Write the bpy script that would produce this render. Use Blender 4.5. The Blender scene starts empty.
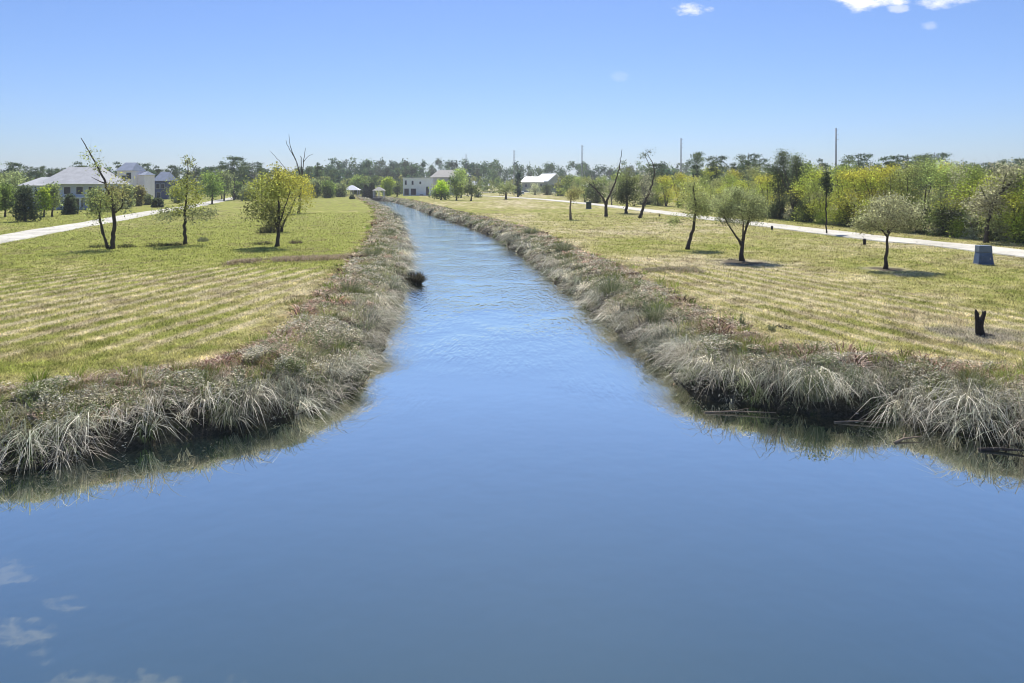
import bpy, math, random
import numpy as np

# ------------------------------------------------------------------ camera, sky, sun, exposure
sc = bpy.context.scene
COL = sc.collection
R = math.radians
F, HY, CZ, GZ = 720.0, 184.0, 7.3, 1.3       # focal length in px, horizon row, eye height over the water, field height

cam = bpy.data.cameras.new("camera")
cam_o = bpy.data.objects.new("camera", cam)
COL.objects.link(cam_o)
cam.sensor_width = 36.0
cam.lens = F / 1024 * 36.0
cam.shift_y = -(341.5 - HY) / 1024
cam.clip_start = 0.1
cam.clip_end = 30000
cam_o.location = (0, 0, CZ)
cam_o.rotation_euler = (R(90), 0, 0)
sc.camera = cam_o

SUN_EL = 56.0
world = bpy.data.worlds.new("World")
sc.world = world
world.use_nodes = True


class NT:
    """small helper to write node trees"""
    def __init__(s, tree):
        s.t = tree
        tree.nodes.clear()

    def n(s, typ, **kw):
        nd = s.t.nodes.new(typ)
        for k, v in kw.items():
            setattr(nd, k, v)
        return nd

    def put(s, sock, v):
        if isinstance(v, bpy.types.NodeSocket):
            s.t.links.new(v, sock)
        elif v is not None:
            sock.default_value = v

    def m(s, op, a, b=None, c=None, clamp=False):
        nd = s.n('ShaderNodeMath', operation=op)
        nd.use_clamp = clamp
        s.put(nd.inputs[0], a)
        if b is not None:
            s.put(nd.inputs[1], b)
        if c is not None:
            s.put(nd.inputs[2], c)
        return nd.outputs[0]

    def mix(s, f, a, b, blend='MIX'):
        nd = s.n('ShaderNodeMix', data_type='RGBA', blend_type=blend)
        s.put(nd.inputs[0], f)
        s.put(nd.inputs[6], a if isinstance(a, bpy.types.NodeSocket) else (*a, 1))
        s.put(nd.inputs[7], b if isinstance(b, bpy.types.NodeSocket) else (*b, 1))
        return nd.outputs[2]

    def noise(s, vec, scale, detail=3.0, rough=0.55):
        nd = s.n('ShaderNodeTexNoise')
        s.put(nd.inputs['Vector'], vec)
        nd.inputs['Scale'].default_value = scale
        nd.inputs['Detail'].default_value = detail
        nd.inputs['Roughness'].default_value = rough
        return nd.outputs[0]

    def ramp(s, v, lo, hi, a=0.0, b=1.0):
        nd = s.n('ShaderNodeMapRange', interpolation_type='SMOOTHSTEP')
        s.put(nd.inputs[0], v)
        nd.inputs[1].default_value = lo
        nd.inputs[2].default_value = hi
        nd.inputs[3].default_value = a
        nd.inputs[4].default_value = b
        return nd.outputs[0]


w = NT(world.node_tree)
sky = w.n('ShaderNodeTexSky', sky_type='NISHITA')
sky.sun_disc = False
sky.sun_elevation = R(SUN_EL)
sky.sun_rotation = 0.0
sky.altitude = 0
sky.air_density = 1.0
sky.dust_density = 0.5
sky.ozone_density = 3.0
sky_tint = w.mix(1.0, sky.outputs[0], (.60, .714, .985), 'MULTIPLY')      # the photograph's cool white balance
tc = w.n('ShaderNodeTexCoord')
sep = w.n('ShaderNodeSeparateXYZ')
w.put(sep.inputs[0], tc.outputs['Generated'])
dy = w.m('MAXIMUM', sep.outputs[1], 0.02)
uu = w.m('DIVIDE', sep.outputs[0], dy)
vv = w.m('DIVIDE', sep.outputs[2], dy)
cmb = w.n('ShaderNodeCombineXYZ')
w.put(cmb.inputs[0], uu)
w.put(cmb.inputs[1], w.m('MULTIPLY', vv, 1.9))
puff = w.noise(cmb.outputs[0], 16.0, 6.0, 0.6)
wisp = w.noise(cmb.outputs[0], 22.0, 5.0, 0.68)
total = None
#        u      v      half-w half-h  weight  texture
CLOUDS = [(.497, .256, .060, .0260, 1.4, puff), (.250, .243, .034, .011, .85, wisp), (.540, .243, .020, .008, .5, wisp),
          (.610, .258, .055, .016, .9, puff), (.578, .218, .016, .010, .28, wisp), (.150, .150, .018, .012, .12, wisp),
          (-.68, .625, .075, .030, .26, wisp), (-.60, .700, .080, .035, .26, wisp), (-.50, .700, .050, .030, .30, wisp),
          (-.70, .540, .060, .020, .16, wisp), (-.62, .585, .040, .020, .18, wisp), (-.40, .72, .09, .03, .3, wisp)]
for u0, v0, a, b, wt, tex in CLOUDS:
    e = w.m('ADD', w.m('POWER', w.m('ABSOLUTE', w.m('DIVIDE', w.m('SUBTRACT', uu, u0), a)), 2.0),
            w.m('POWER', w.m('ABSOLUTE', w.m('DIVIDE', w.m('SUBTRACT', vv, v0), b)), 2.0))
    k = w.m('ADD', w.m('SUBTRACT', 1.0, e), w.m('MULTIPLY', w.m('SUBTRACT', tex, 0.5), 3.6))
    k = w.m('MULTIPLY', w.ramp(k, 0.25, 1.3), wt)
    total = k if total is None else w.m('MAXIMUM', total, k)
total = w.m('MINIMUM', total, 1.0)
bg = w.n('ShaderNodeBackground')
SKY_STR = 0.088
cloud_col = (0.74 / SKY_STR, 0.75 / SKY_STR, 0.78 / SKY_STR)
w.put(bg.inputs[0], w.mix(total, sky_tint, cloud_col))
bg.inputs[1].default_value = SKY_STR
wo = w.n('ShaderNodeOutputWorld')
w.put(wo.inputs[0], bg.outputs[0])

sun = bpy.data.lights.new("sun", 'SUN')
sun.energy = 4.2
sun.angle = R(0.55)
sun.color = (1.0, 0.955, 0.88)
sun_o = bpy.data.objects.new("sun", sun)
COL.objects.link(sun_o)
sun_o.rotation_euler = (R(-(90 - SUN_EL)), 0, 0)     # light comes from ahead (+Y), high
sun_o.location = (0, 50, 60)

sc.view_settings.view_transform = 'Standard'
sc.view_settings.look = 'None'
sc.view_settings.exposure = 0.57
sc.view_settings.gamma = 1.0
sc.view_settings.use_curve_mapping = False
sc.cycles.max_bounces = 8
sc.cycles.transparent_max_bounces = 8
sc.cycles.volume_bounces = 0
sc.cycles.filter_width = 1.05
sc.cycles.use_denoising = True
sc.cycles.denoiser = 'OPENIMAGEDENOISE'
sc.cycles.denoising_input_passes = 'RGB_ALBEDO_NORMAL'
sc.cycles.denoising_prefilter = 'ACCURATE'

rng = np.random.default_rng(7)


# ------------------------------------------------------------------ helpers
def W(px, py, z=GZ):
    """pixel of the photograph lying at height z -> world x, y"""
    Y = (CZ - z) * F / (py - HY)
    return ((px - 512) / F * Y, Y)


def _hash(ix, iy, seed):
    h = (ix.astype(np.int64) * 374761393 + iy.astype(np.int64) * 668265263 + seed * 1274126177) & 0xFFFFFFFF
    h = ((h ^ (h >> 13)) * 1274126177) & 0xFFFFFFFF
    h = h ^ (h >> 16)
    return (h & 0xFFFF) / 65535.0


def vnoise(x, y, s, seed=0):
    x = np.asarray(x, float) / s
    y = np.asarray(y, float) / s
    ix, iy = np.floor(x), np.floor(y)
    fx, fy = x - ix, y - iy
    fx = fx * fx * (3 - 2 * fx)
    fy = fy * fy * (3 - 2 * fy)
    a, b = _hash(ix, iy, seed), _hash(ix + 1, iy, seed)
    c, d = _hash(ix, iy + 1, seed), _hash(ix + 1, iy + 1, seed)
    return (a * (1 - fx) + b * fx) * (1 - fy) + (c * (1 - fx) + d * fx) * fy


def fbm(x, y, s, seed=0, o=3):
    t, amp, n = 0, 1.0, 0
    for i in range(o):
        t = t + amp * vnoise(x, y, s / 2 ** i, seed + i * 17)
        n += amp
        amp *= 0.55
    return t / n


def sstep(a, b, x):
    t = np.clip((x - a) / (b - a), 0, 1)
    return t * t * (3 - 2 * t)


def tag(o, label=None, cat=None, group=None, kind=None):
    for k, v in (('label', label), ('category', cat), ('group', group), ('kind', kind)):
        if v:
            o[k] = v
    return o


def np_mesh(name, V, sizes, loops, mat, parent=None, col=None, smooth=False):
    me = bpy.data.meshes.new(name)
    V = np.ascontiguousarray(V, np.float32)
    sizes = np.asarray(sizes, np.int32)
    me.vertices.add(len(V))
    me.vertices.foreach_set('co', V.ravel())
    me.loops.add(len(loops))
    me.loops.foreach_set('vertex_index', np.asarray(loops, np.int32))
    me.polygons.add(len(sizes))
    st = np.zeros(len(sizes), np.int32)
    st[1:] = np.cumsum(sizes)[:-1]
    me.polygons.foreach_set('loop_start', st)
    me.polygons.foreach_set('loop_total', sizes)
    if smooth:
        me.polygons.foreach_set('use_smooth', np.ones(len(sizes), bool))
    if col is not None:
        at = me.color_attributes.new('col', 'FLOAT_COLOR', 'POINT')
        c = np.ones((len(V), 4), np.float32)
        c[:, :3] = col
        at.data.foreach_set('color', c.ravel())
    me.update(calc_edges=True)
    me.validate()
    me.materials.append(mat)
    o = bpy.data.objects.new(name, me)
    COL.objects.link(o)
    o.parent = parent
    return o


class MB:
    """collects boxes, prisms and tubes and links them as one mesh"""
    def __init__(s):
        s.v, s.f = [], []

    def add(s, vs, fs):
        k = len(s.v)
        s.v += [tuple(p) for p in vs]
        s.f += [tuple(i + k for i in f) for f in fs]
        return s

    def box(s, x0, x1, y0, y1, z0, z1, tx=0.0, ty=0.0):
        """box; tx, ty pull the top in (taper)"""
        vs = [(x0, y0, z0), (x1, y0, z0), (x1, y1, z0), (x0, y1, z0),
              (x0 + tx, y0 + ty, z1), (x1 - tx, y0 + ty, z1), (x1 - tx, y1 - ty, z1), (x0 + tx, y1 - ty, z1)]
        return s.add(vs, [(3, 2, 1, 0), (4, 5, 6, 7), (0, 1, 5, 4), (1, 2, 6, 5), (2, 3, 7, 6), (3, 0, 4, 7)])

    def gable(s, x0, x1, y0, y1, z0, z1, axis='x', hip=0.0):
        """pitched roof with ridge along axis; hip > 0 pulls the ridge ends in"""
        if axis == 'x':
            ym = (y0 + y1) / 2
            vs = [(x0, y0, z0), (x1, y0, z0), (x1, y1, z0), (x0, y1, z0), (x0 + hip, ym, z1), (x1 - hip, ym, z1)]
            fs = [(3, 2, 1, 0), (0, 1, 5, 4), (2, 3, 4, 5), (1, 2, 5), (3, 0, 4)]
        else:
            xm = (x0 + x1) / 2
            vs = [(x0, y0, z0), (x1, y0, z0), (x1, y1, z0), (x0, y1, z0), (xm, y0 + hip, z1), (xm, y1 - hip, z1)]
            fs = [(3, 2, 1, 0), (0, 1, 4), (1, 2, 5, 4), (2, 3, 5), (3, 0, 4, 5)]
        return s.add(vs, fs)

    def tube(s, pts, rad, n=6, cap=True):
        pts = [np.asarray(p, float) for p in pts]
        k = len(s.v)
        for i, p in enumerate(pts):
            d = pts[min(i + 1, len(pts) - 1)] - pts[max(i - 1, 0)]
            d = d / (np.linalg.norm(d) + 1e-9)
            a = np.cross(d, (0, 1, 0) if abs(d[1]) < .8 else (1, 0, 0))
            a /= np.linalg.norm(a) + 1e-9
            b = np.cross(d, a)
            for j in range(n):
                t = 2 * math.pi * j / n
                s.v.append(tuple(p + rad[i] * (math.cos(t) * a + math.sin(t) * b)))
        for i in range(len(pts) - 1):
            for j in range(n):
                q = (j + 1) % n
                s.f.append((k + i * n + j, k + i * n + q, k + (i + 1) * n + q, k + (i + 1) * n + j))
        if cap:
            s.f.append(tuple(k + (len(pts) - 1) * n + j for j in range(n)))
            s.f.append(tuple(k + j for j in reversed(range(n))))
        return s

    def build(s, name, mat, parent=None, smooth=False, bevel=0.0):
        me = bpy.data.meshes.new(name)
        me.from_pydata(s.v, [], s.f)
        me.update()
        if smooth:
            me.polygons.foreach_set('use_smooth', np.ones(len(me.polygons), bool))
        me.materials.append(mat)
        o = bpy.data.objects.new(name, me)
        COL.objects.link(o)
        o.parent = parent
        if bevel:
            bv = o.modifiers.new('bevel', 'BEVEL')
            bv.width = bevel
            bv.segments = 2
        return o


def empty(name, loc, rz=0.0, label=None, cat=None, group=None):
    o = bpy.data.objects.new(name, None)
    COL.objects.link(o)
    o.location = loc
    o.rotation_euler = (0, 0, rz)
    o.empty_display_size = 0.3
    return tag(o, label, cat, group)


def dup(root, loc, rz=0.0, scale=(1, 1, 1), label=None, group=None):
    r = root.copy()
    COL.objects.link(r)
    r.location = loc
    r.rotation_euler = (0, 0, rz)
    r.scale = scale
    if label:
        r['label'] = label
    if group:
        r['group'] = group
    for ch in list(root.children):
        c = ch.copy()
        COL.objects.link(c)
        c.parent = r
        for g in list(ch.children):
            d = g.copy()
            COL.objects.link(d)
            d.parent = c
    return r


# ------------------------------------------------------------------ materials
def new_mat(name):
    m = bpy.data.materials.new(name)
    m.use_nodes = True
    return m, NT(m.node_tree)


def surf(name, c, rough=0.7, var=0.25, scale=2.0, bump=0.0, metallic=0.0, c2=None):
    m, t = new_mat(name)
    tcn = t.n('ShaderNodeTexCoord')
    vec = tcn.outputs['Object']
    n1 = t.noise(vec, scale, 4.0, 0.6)
    n2 = t.noise(vec, scale * 9, 3.0, 0.6)
    f = t.m('ADD', t.m('MULTIPLY', n1, 0.6), t.m('MULTIPLY', n2, 0.4))
    lo = tuple(x * (1 - var) for x in c)
    hi = c2 or tuple(min(1, x * (1 + var)) for x in c)
    colr = t.mix(t.ramp(f, 0.32, 0.68), lo, hi)
    p = t.n('ShaderNodeBsdfPrincipled')
    t.put(p.inputs['Base Color'], colr)
    p.inputs['Roughness'].default_value = rough
    p.inputs['Metallic'].default_value = metallic
    if bump:
        b = t.n('ShaderNodeBump')
        b.inputs['Strength'].default_value = bump
        b.inputs['Distance'].default_value = 0.03
        t.put(b.inputs['Height'], f)
        t.put(p.inputs['Normal'], b.outputs[0])
    o = t.n('ShaderNodeOutputMaterial')
    t.put(o.inputs[0], p.outputs[0])
    return m


def leafy(name, trans=0.35, per_object=0.16, gain=1.0, through=(1.15, 1.2, .75)):
    m, t = new_mat(name)
    at = t.n('ShaderNodeAttribute', attribute_name='col')
    oi = t.n('ShaderNodeObjectInfo')
    k = t.ramp(oi.outputs['Random'], 0, 1, 1 - per_object, 1 + per_object)
    hs = t.n('ShaderNodeHueSaturation')
    t.put(hs.inputs['Color'], at.outputs['Color'])
    t.put(hs.inputs['Value'], t.m('MULTIPLY', k, gain))
    c = hs.outputs[0]
    d = t.n('ShaderNodeBsdfDiffuse')
    t.put(d.inputs[0], c)
    tr = t.n('ShaderNodeBsdfTranslucent')
    t.put(tr.inputs[0], t.mix(1.0, c, through, 'MULTIPLY'))
    mx = t.n('ShaderNodeMixShader')
    mx.inputs[0].default_value = trans
    t.put(mx.inputs[1], d.outputs[0])
    t.put(mx.inputs[2], tr.outputs[0])
    o = t.n('ShaderNodeOutputMaterial')
    t.put(o.inputs[0], mx.outputs[0])
    return m


M = {}
M['leaf'] = leafy('leaf', 0.5, 0.16, 2.5)
M['blade'] = leafy('blade', 0.26, 0.0, 1.85, (.95, .95, .85))
M['bark'] = surf('bark', (0.065, 0.052, 0.042), 0.9, 0.45, 3.0, 0.6)
M['grey_bark'] = surf('grey_bark', (0.17, 0.155, 0.14), 0.9, 0.35, 3.0, 0.5)
M['pale_bark'] = surf('pale_bark', (0.26, 0.20, 0.14), 0.9, 0.3, 3.0, 0.5)
M['char'] = surf('char', (0.022, 0.018, 0.016), 0.9, 0.4, 8.0, 0.8)
M['road'] = surf('road', (0.54, 0.51, 0.43), 0.9, 0.24, 0.35, 0.3)
M['wall_blue'] = surf('wall_blue', (0.52, 0.57, 0.66), 0.8, 0.08, 0.4)
M['wall_pink'] = surf('wall_pink', (0.90, 0.82, 0.80), 0.8, 0.08, 0.4)
M['wall_white'] = surf('wall_white', (0.92, 0.92, 0.93), 0.8, 0.06, 0.4)
M['wall_grey'] = surf('wall_grey', (0.42, 0.42, 0.41), 0.8, 0.1, 0.4)
M['wall_navy'] = surf('wall_navy', (0.07, 0.09, 0.19), 0.8, 0.1, 0.4)
M['wall_sage'] = surf('wall_sage', (0.34, 0.37, 0.32), 0.8, 0.1, 0.3)
M['roof_grey'] = surf('roof_grey', (0.47, 0.475, 0.475), 0.9, 0.14, 0.7, 0.3)
M['roof_slate'] = surf('roof_slate', (0.22, 0.26, 0.34), 0.85, 0.15, 0.7, 0.3)
M['roof_white'] = surf('roof_white', (0.78, 0.79, 0.80), 0.5, 0.05, 0.4)
M['roof_tan'] = surf('roof_tan', (0.38, 0.36, 0.32), 0.8, 0.1, 0.4)
M['trim'] = surf('trim', (0.78, 0.78, 0.78), 0.6, 0.05, 1.0)
M['glass'] = surf('glass', (0.03, 0.035, 0.06), 0.12, 0.3, 0.5)
M['timber'] = surf('timber', (0.20, 0.16, 0.12), 0.85, 0.3, 2.0, 0.3)
M['pole'] = surf('pole', (0.30, 0.30, 0.31), 0.85, 0.25, 0.6)
M['cabinet'] = surf('cabinet', (0.07, 0.115, 0.215), 0.5, 0.22, 2.5)
M['cabinet_lid'] = surf('cabinet_lid', (0.13, 0.17, 0.23), 0.5, 0.2, 2.5)
M['green_box'] = surf('green_box', (0.03, 0.055, 0.035), 0.5, 0.2, 2.0)
M['concrete'] = surf('concrete', (0.42, 0.41, 0.39), 0.9, 0.15, 2.0, 0.2)

# ------------------------------------------------------------------ water outline and terrain
LEFT_PX = [(0, 484), (57, 473), (145, 451), (246, 434), (307, 421), (348, 405), (376, 385), (388, 362), (396, 340), (405, 318), (412, 293),
           (415, 265), (411, 236), (399, 217), (385, 207.5), (372, 202.2)]
RIGHT_PX = [(377.5, 200.1), (391.5, 202), (410, 207.2), (431, 216), (461, 225.5), (500, 242), (523, 262), (554, 287), (600, 328), (643, 360), (664, 381),
            (678, 396), (715, 405), (760, 411), (812, 418), (855, 422), (885, 424), (929, 433), (1018, 454)]
left_w = [(-45, 8), (-22, 14.5)] + [W(px, py, 0) for px, py in LEFT_PX] + [(-72, 352), (-96, 378), (-140, 400)]
right_w = [(-140, 412), (-96, 390)] + [W(px, py, 0) for px, py in RIGHT_PX] + [(17.5, 16.6), (25, 14), (45, 9)]


def chaikin(p, n=2):
    p = np.array(p, float)
    for _ in range(n):
        a, b = p[:-1], p[1:]
        q = np.empty((2 * len(a), 2))
        q[0::2] = .75 * a + .25 * b
        q[1::2] = .25 * a + .75 * b
        p = np.vstack([p[:1], q, p[-1:]])
    return p


LS, RS = chaikin(left_w), chaikin(right_w)
POLY = np.vstack([[(-80, 0), ], LS, RS, [(80, 0), (130, -70), (100, -170), (-100, -170), (-130, -70)]])


def sdist(x, y):
    """signed distance to the water's edge: > 0 on land"""
    x = np.asarray(x, float).ravel()
    y = np.asarray(y, float).ravel()
    best = np.full(x.shape, 1e18)
    ins = np.zeros(x.shape, bool)
    n = len(POLY)
    for i in range(n):
        ax, ay = POLY[i]
        bx, by = POLY[(i + 1) % n]
        ex, ey = bx - ax, by - ay
        L = ex * ex + ey * ey + 1e-12
        t = np.clip(((x - ax) * ex + (y - ay) * ey) / L, 0, 1)
        d = (x - ax - t * ex) ** 2 + (y - ay - t * ey) ** 2
        np.minimum(best, d, out=best)
        c = (ay > y) != (by > y)
        if by != ay:
            ins ^= c & (x < ex * (y - ay) / (by - ay) + ax)
    d = np.sqrt(best)
    d = np.where(ins, -d, d)
    return d - .55 + (vnoise(x, y, 1.1, 3) - .5) * .35 + (vnoise(x, y, 3.2, 4) - .5) * .5


def gz(x, y, sd=None):
    if sd is None:
        sd = sdist(x, y)
    x = np.asarray(x, float).ravel()
    y = np.asarray(y, float).ravel()
    t = np.clip(sd / 3.0, 0, 1)
    h = GZ * (.34 * sstep(-.02, .5, sd) + .66 * (1 - (1 - t) ** 1.7))
    h = h + t * (1 - t) * (fbm(x, y, 1.6, 21) - .5) * 0.9
    h = h + t * (fbm(x, y, 9.0, 31) - .5) * .10
    return np.where(sd < 0, np.maximum(sd * .6, -1.2), h)


def field_colour(x, y, sd):
    """own colour of the mown field: green, straw and bare patches, mowing swathes parallel to the bank"""
    x = np.asarray(x, float).ravel()
    y = np.asarray(y, float).ravel()
    left = (x < -y * 0.13) * 1.0
    green = np.array((.265, .28, .075))
    yell = np.array((.345, .32, .13))
    straw = np.array((.475, .415, .265))
    brown = np.array((.20, .15, .10))
    n1 = fbm(x, y, 14, 41, 4)
    n2 = fbm(x, y, 3.2, 51, 3)
    n3 = fbm(x, y, .8, 61, 3)
    dry = 0.55 + (n1 - .5) * 1.35 + (n2 - .5) * .6 + (n3 - .5) * 1.0 - left * .06
    dry -= left * .42 * sstep(42, 60, y)
    dry += (1 - left) * .10
    ph = np.where(left > .5, (x - .14 * y) / 1.42, (x + .29 * y) / 1.45) + (fbm(x, y, 14, 71) - .5) * .4
    tri = np.abs((ph % 1) - .5) * 2
    far = np.where(left > .5, 25, 15)
    sw = sstep(.45, .74, tri) * sstep(4.5, 6.0, sd) * sstep(22, 28, y) * (1 - sstep(far - 5, far + 6, sd + (n2 - .5) * 8)) * (1 - sstep(46, 62, y)) * (.55 + .7 * vnoise(x, y, 8, 77))
    dry += sw * .92 - .10
    dry += .45 * (1 - sstep(3.0, 6.2, sd + (n2 - .5) * 3))
    k = sstep(.1, .55, dry)[:, None]
    k2 = sstep(.55, 1.05, dry)[:, None]
    c = green * (1 - k) + yell * k
    c = c * (1 - k2) + straw * k2
    b = (sstep(.58, .66, fbm(x, y, 2.3, 81)) * sstep(.40, .55, fbm(x, y, .7, 85)))[:, None] * .45
    c = c * (1 - b) + brown * b
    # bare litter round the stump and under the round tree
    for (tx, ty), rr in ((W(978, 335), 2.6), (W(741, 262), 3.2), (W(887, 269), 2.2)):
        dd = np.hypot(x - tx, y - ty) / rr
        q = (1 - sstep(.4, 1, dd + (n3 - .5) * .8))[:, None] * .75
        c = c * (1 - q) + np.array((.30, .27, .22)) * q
        if rr != 2.6:       # dark disc round the trunk: mulch, with the crown's shadow painted in
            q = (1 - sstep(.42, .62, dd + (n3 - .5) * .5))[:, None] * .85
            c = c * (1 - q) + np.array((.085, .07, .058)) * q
    # the bank itself: dark damp soil and litter
    q = (1 - sstep(1.8, 3.5, sd + (n2 - .5) * 1.8))[:, None]
    c = c * (1 - q) + np.array((.070, .062, .046)) * q
    return c * (0.72 + 0.56 * n3)[:, None]


def polar_ground():
    az = np.concatenate([np.linspace(-180, -46, 60)[:-1], np.linspace(-46, 46, 640), np.linspace(46, 180, 60)[1:-1]])
    az = np.radians(az)
    r = [8.0]
    while r[-1] < 2600:
        r.append(r[-1] * (1.009 if 13 < r[-1] < 130 else 1.022 if r[-1] < 420 else 1.06))
    r = np.array(r)
    A, Rr = np.meshgrid(az, r)
    x = (np.sin(A) * Rr).ravel()
    y = (np.cos(A) * Rr).ravel()
    sd = sdist(x, y)
    z = gz(x, y, sd)
    na, nr = len(az), len(r)
    i = np.arange(nr - 1)[:, None] * na
    j = np.arange(na)[None, :]
    j2 = (j + 1) % na
    q = np.stack([i + j, i + na + j, i + na + j2, i + j2], -1).reshape(-1, 4)[:, ::-1]
    return np.stack([x, y, z], 1), q, field_colour(x, y, sd)


m, t = new_mat('ground')
at = t.n('ShaderNodeAttribute', attribute_name='col')
geo = t.n('ShaderNodeNewGeometry')
P = geo.outputs['Position']
n1 = t.noise(P, 1.1, 6, 0.7)
n2 = t.noise(P, 7.0, 5, 0.72)
n3 = t.noise(P, 26.0, 4, 0.7)
k = t.m('ADD', t.m('MULTIPLY', n2, 0.55), t.m('MULTIPLY', n3, 0.45))
c = t.mix(1.0, at.outputs['Color'], t.mix(t.ramp(k, .33, .68), (.38, .40, .34), (1.62, 1.58, 1.55)), 'MULTIPLY')
c = t.mix(t.m('MULTIPLY', t.ramp(n1, .52, .72), .38), c, (.33, .28, .13))
c = t.mix(t.m('MULTIPLY', t.ramp(t.noise(P, 2.6, 5, .7), .56, .70), .45), c, (.085, .12, .022))
p = t.n('ShaderNodeBsdfPrincipled')
t.put(p.inputs['Base Color'], c)
p.inputs['Roughness'].default_value = 1.0
p.inputs['Specular IOR Level'].default_value = 0.05
b = t.n('ShaderNodeBump')
b.inputs['Strength'].default_value = 0.9
b.inputs['Distance'].default_value = 0.10
t.put(b.inputs['Height'], k)
t.put(p.inputs['Normal'], b.outputs[0])
o = t.n('ShaderNodeOutputMaterial')
t.put(o.inputs[0], p.outputs[0])
M['ground'] = m

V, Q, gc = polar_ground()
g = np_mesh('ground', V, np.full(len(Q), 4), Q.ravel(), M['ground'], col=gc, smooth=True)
tag(g, 'mown grass field on both sides of the canal', 'ground', kind='structure')

# water: one sheet
m, t = new_mat('water')
geo = t.n('ShaderNodeNewGeometry')
P = geo.outputs['Position']
sp = t.n('ShaderNodeSeparateXYZ')
t.put(sp.inputs[0], P)
mp = t.n('ShaderNodeMapping')
mp.inputs['Scale'].default_value = (3.4, .66, 1.0)
t.put(mp.inputs['Vector'], P)
rip = t.noise(mp.outputs[0], 1.7, 2, 0.5)
big = t.noise(P, 0.22, 3, 0.5)
chop = t.m('MULTIPLY', t.ramp(t.m('ADD', sp.outputs[1], t.m('MULTIPLY', big, 18.0)), 30, 58), t.ramp(big, .25, .6, .35, 1.0))
calm = t.noise(P, 0.9, 2, 0.5)
fine = t.noise(mp.outputs[0], 3.6, 1, 0.5)
rip = t.m('ADD', rip, t.m('MULTIPLY', fine, .45))
hgt = t.m('ADD', t.m('MULTIPLY', rip, t.m('ADD', t.m('MULTIPLY', chop, 0.105), 0.0003)), t.m('MULTIPLY', calm, 0.006))
b = t.n('ShaderNodeBump')
b.inputs['Strength'].default_value = 1.0
b.inputs['Distance'].default_value = 1.0
t.put(b.inputs['Height'], hgt)
body = t.mix(t.ramp(t.noise(P, .12, 4, .6), .3, .7), (.020, .050, .052), (.025, .057, .058))
df = t.n('ShaderNodeBsdfDiffuse')
t.put(df.inputs[0], body)
gl = t.n('ShaderNodeBsdfGlossy')
gl.inputs['Roughness'].default_value = 0.02
gl.inputs['Color'].default_value = (1.0, .995, .88, 1)
t.put(gl.inputs['Normal'], b.outputs[0])
lw = t.n('ShaderNodeLayerWeight')
lw.inputs['Blend'].default_value = 0.5
t.put(lw.inputs['Normal'], b.outputs[0])
p = t.n('ShaderNodeMixShader')
t.put(p.inputs[0], t.m('MINIMUM', .97, t.m('ADD', .03, t.m('MULTIPLY', t.m('POWER', lw.outputs['Facing'], 2.35), 2.02))))
t.put(p.inputs[1], df.outputs[0])
t.put(p.inputs[2], gl.outputs[0])
o = t.n('ShaderNodeOutputMaterial')
t.put(o.inputs[0], p.outputs[0])
M['water'] = m
N = 96
ring = [(0, 60, 0)] + [(480 * math.sin(2 * math.pi * i / N), 60 + 480 * math.cos(2 * math.pi * i / N), 0) for i in range(N)]
mb = MB()
mb.add(ring, [(0, 1 + (i + 1) % N, 1 + i) for i in range(N)])
tag(mb.build('water', M['water']), 'blue canal widening into a calm basin', 'water', kind='structure')


# roads
def strip(name, pts, width, mat, label, z=GZ, thick=0.10, kind='structure'):
    p = chaikin(pts, 3)
    d = np.gradient(p, axis=0)
    d /= np.linalg.norm(d, axis=1)[:, None]
    nrm = np.stack([-d[:, 1], d[:, 0]], 1)
    n = len(p)
    wv = width / 2 + (vnoise(p[:, 0], p[:, 1], 4, 9) - .5)[:, None] * .7
    a, b_ = p + nrm * wv, p - nrm * wv
    v = np.zeros((4 * n, 3))
    v[0:n, :2], v[n:2 * n, :2] = a, b_
    v[2 * n:3 * n, :2], v[3 * n:, :2] = a + nrm * .12, b_ - nrm * .12
    v[:2 * n, 2] = z + thick
    v[2 * n:, 2] = z - .1
    f = []
    for i in range(n - 1):
        f += [(i, n + i, n + i + 1, i + 1), (2 * n + i, i, i + 1, 2 * n + i + 1), (n + i, 3 * n + i, 3 * n + i + 1, n + i + 1)]
    mb = MB()
    mb.add(v, f)
    return tag(mb.build(name, mat), label, 'road', kind=kind)


strip('road', [(-47, 40)] + [W(*q) for q in [(0, 240), (41, 231.7), (98, 222.7), (152, 212.2), (188, 207.4), (214, 202), (236, 197.6), (246, 195)]], 4.6, M['road'],
      'pale concrete road crossing the left lawn')
strip('road', [(52, 20), (48, 40)] + [W(*q) for q in [(1024, 255), (973, 247.6), (886, 239.7), (824, 232), (740, 222), (685, 215.5), (638, 209.3), (585, 203.4), (537, 198.8), (480, 195.6)]] + [(-60, 440)],
      4.8, M['road'], 'pale concrete road along the wood on the right')
strip('path', [(-40, 500), (0, 495), (40, 480), (90, 455)], 14, M['road'], 'pale strip of road in front of the far white roofed houses')


# ------------------------------------------------------------------ trees
def leaf_mesh(name, pts, L, col, mat, parent, rg, aspect=.5):
    n = len(pts)
    a = rg.normal(size=(n, 3))
    a /= np.linalg.norm(a, axis=1)[:, None]
    q = rg.normal(size=(n, 3))
    b_ = np.cross(a, q)
    b_ /= np.linalg.norm(b_, axis=1)[:, None] + 1e-9
    L = (L * 1.2 * rg.uniform(.55, 1.45, n))[:, None]
    v = np.empty((n, 4, 3))
    v[:, 0] = pts - a * L * .5
    v[:, 1] = pts + b_ * L * .5 * aspect
    v[:, 2] = pts + a * L * .5
    v[:, 3] = pts - b_ * L * .5 * aspect
    return np_mesh(name, v.reshape(-1, 3), np.full(n, 4), np.arange(4 * n), mat, parent, np.repeat(col, 4, 0))


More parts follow.
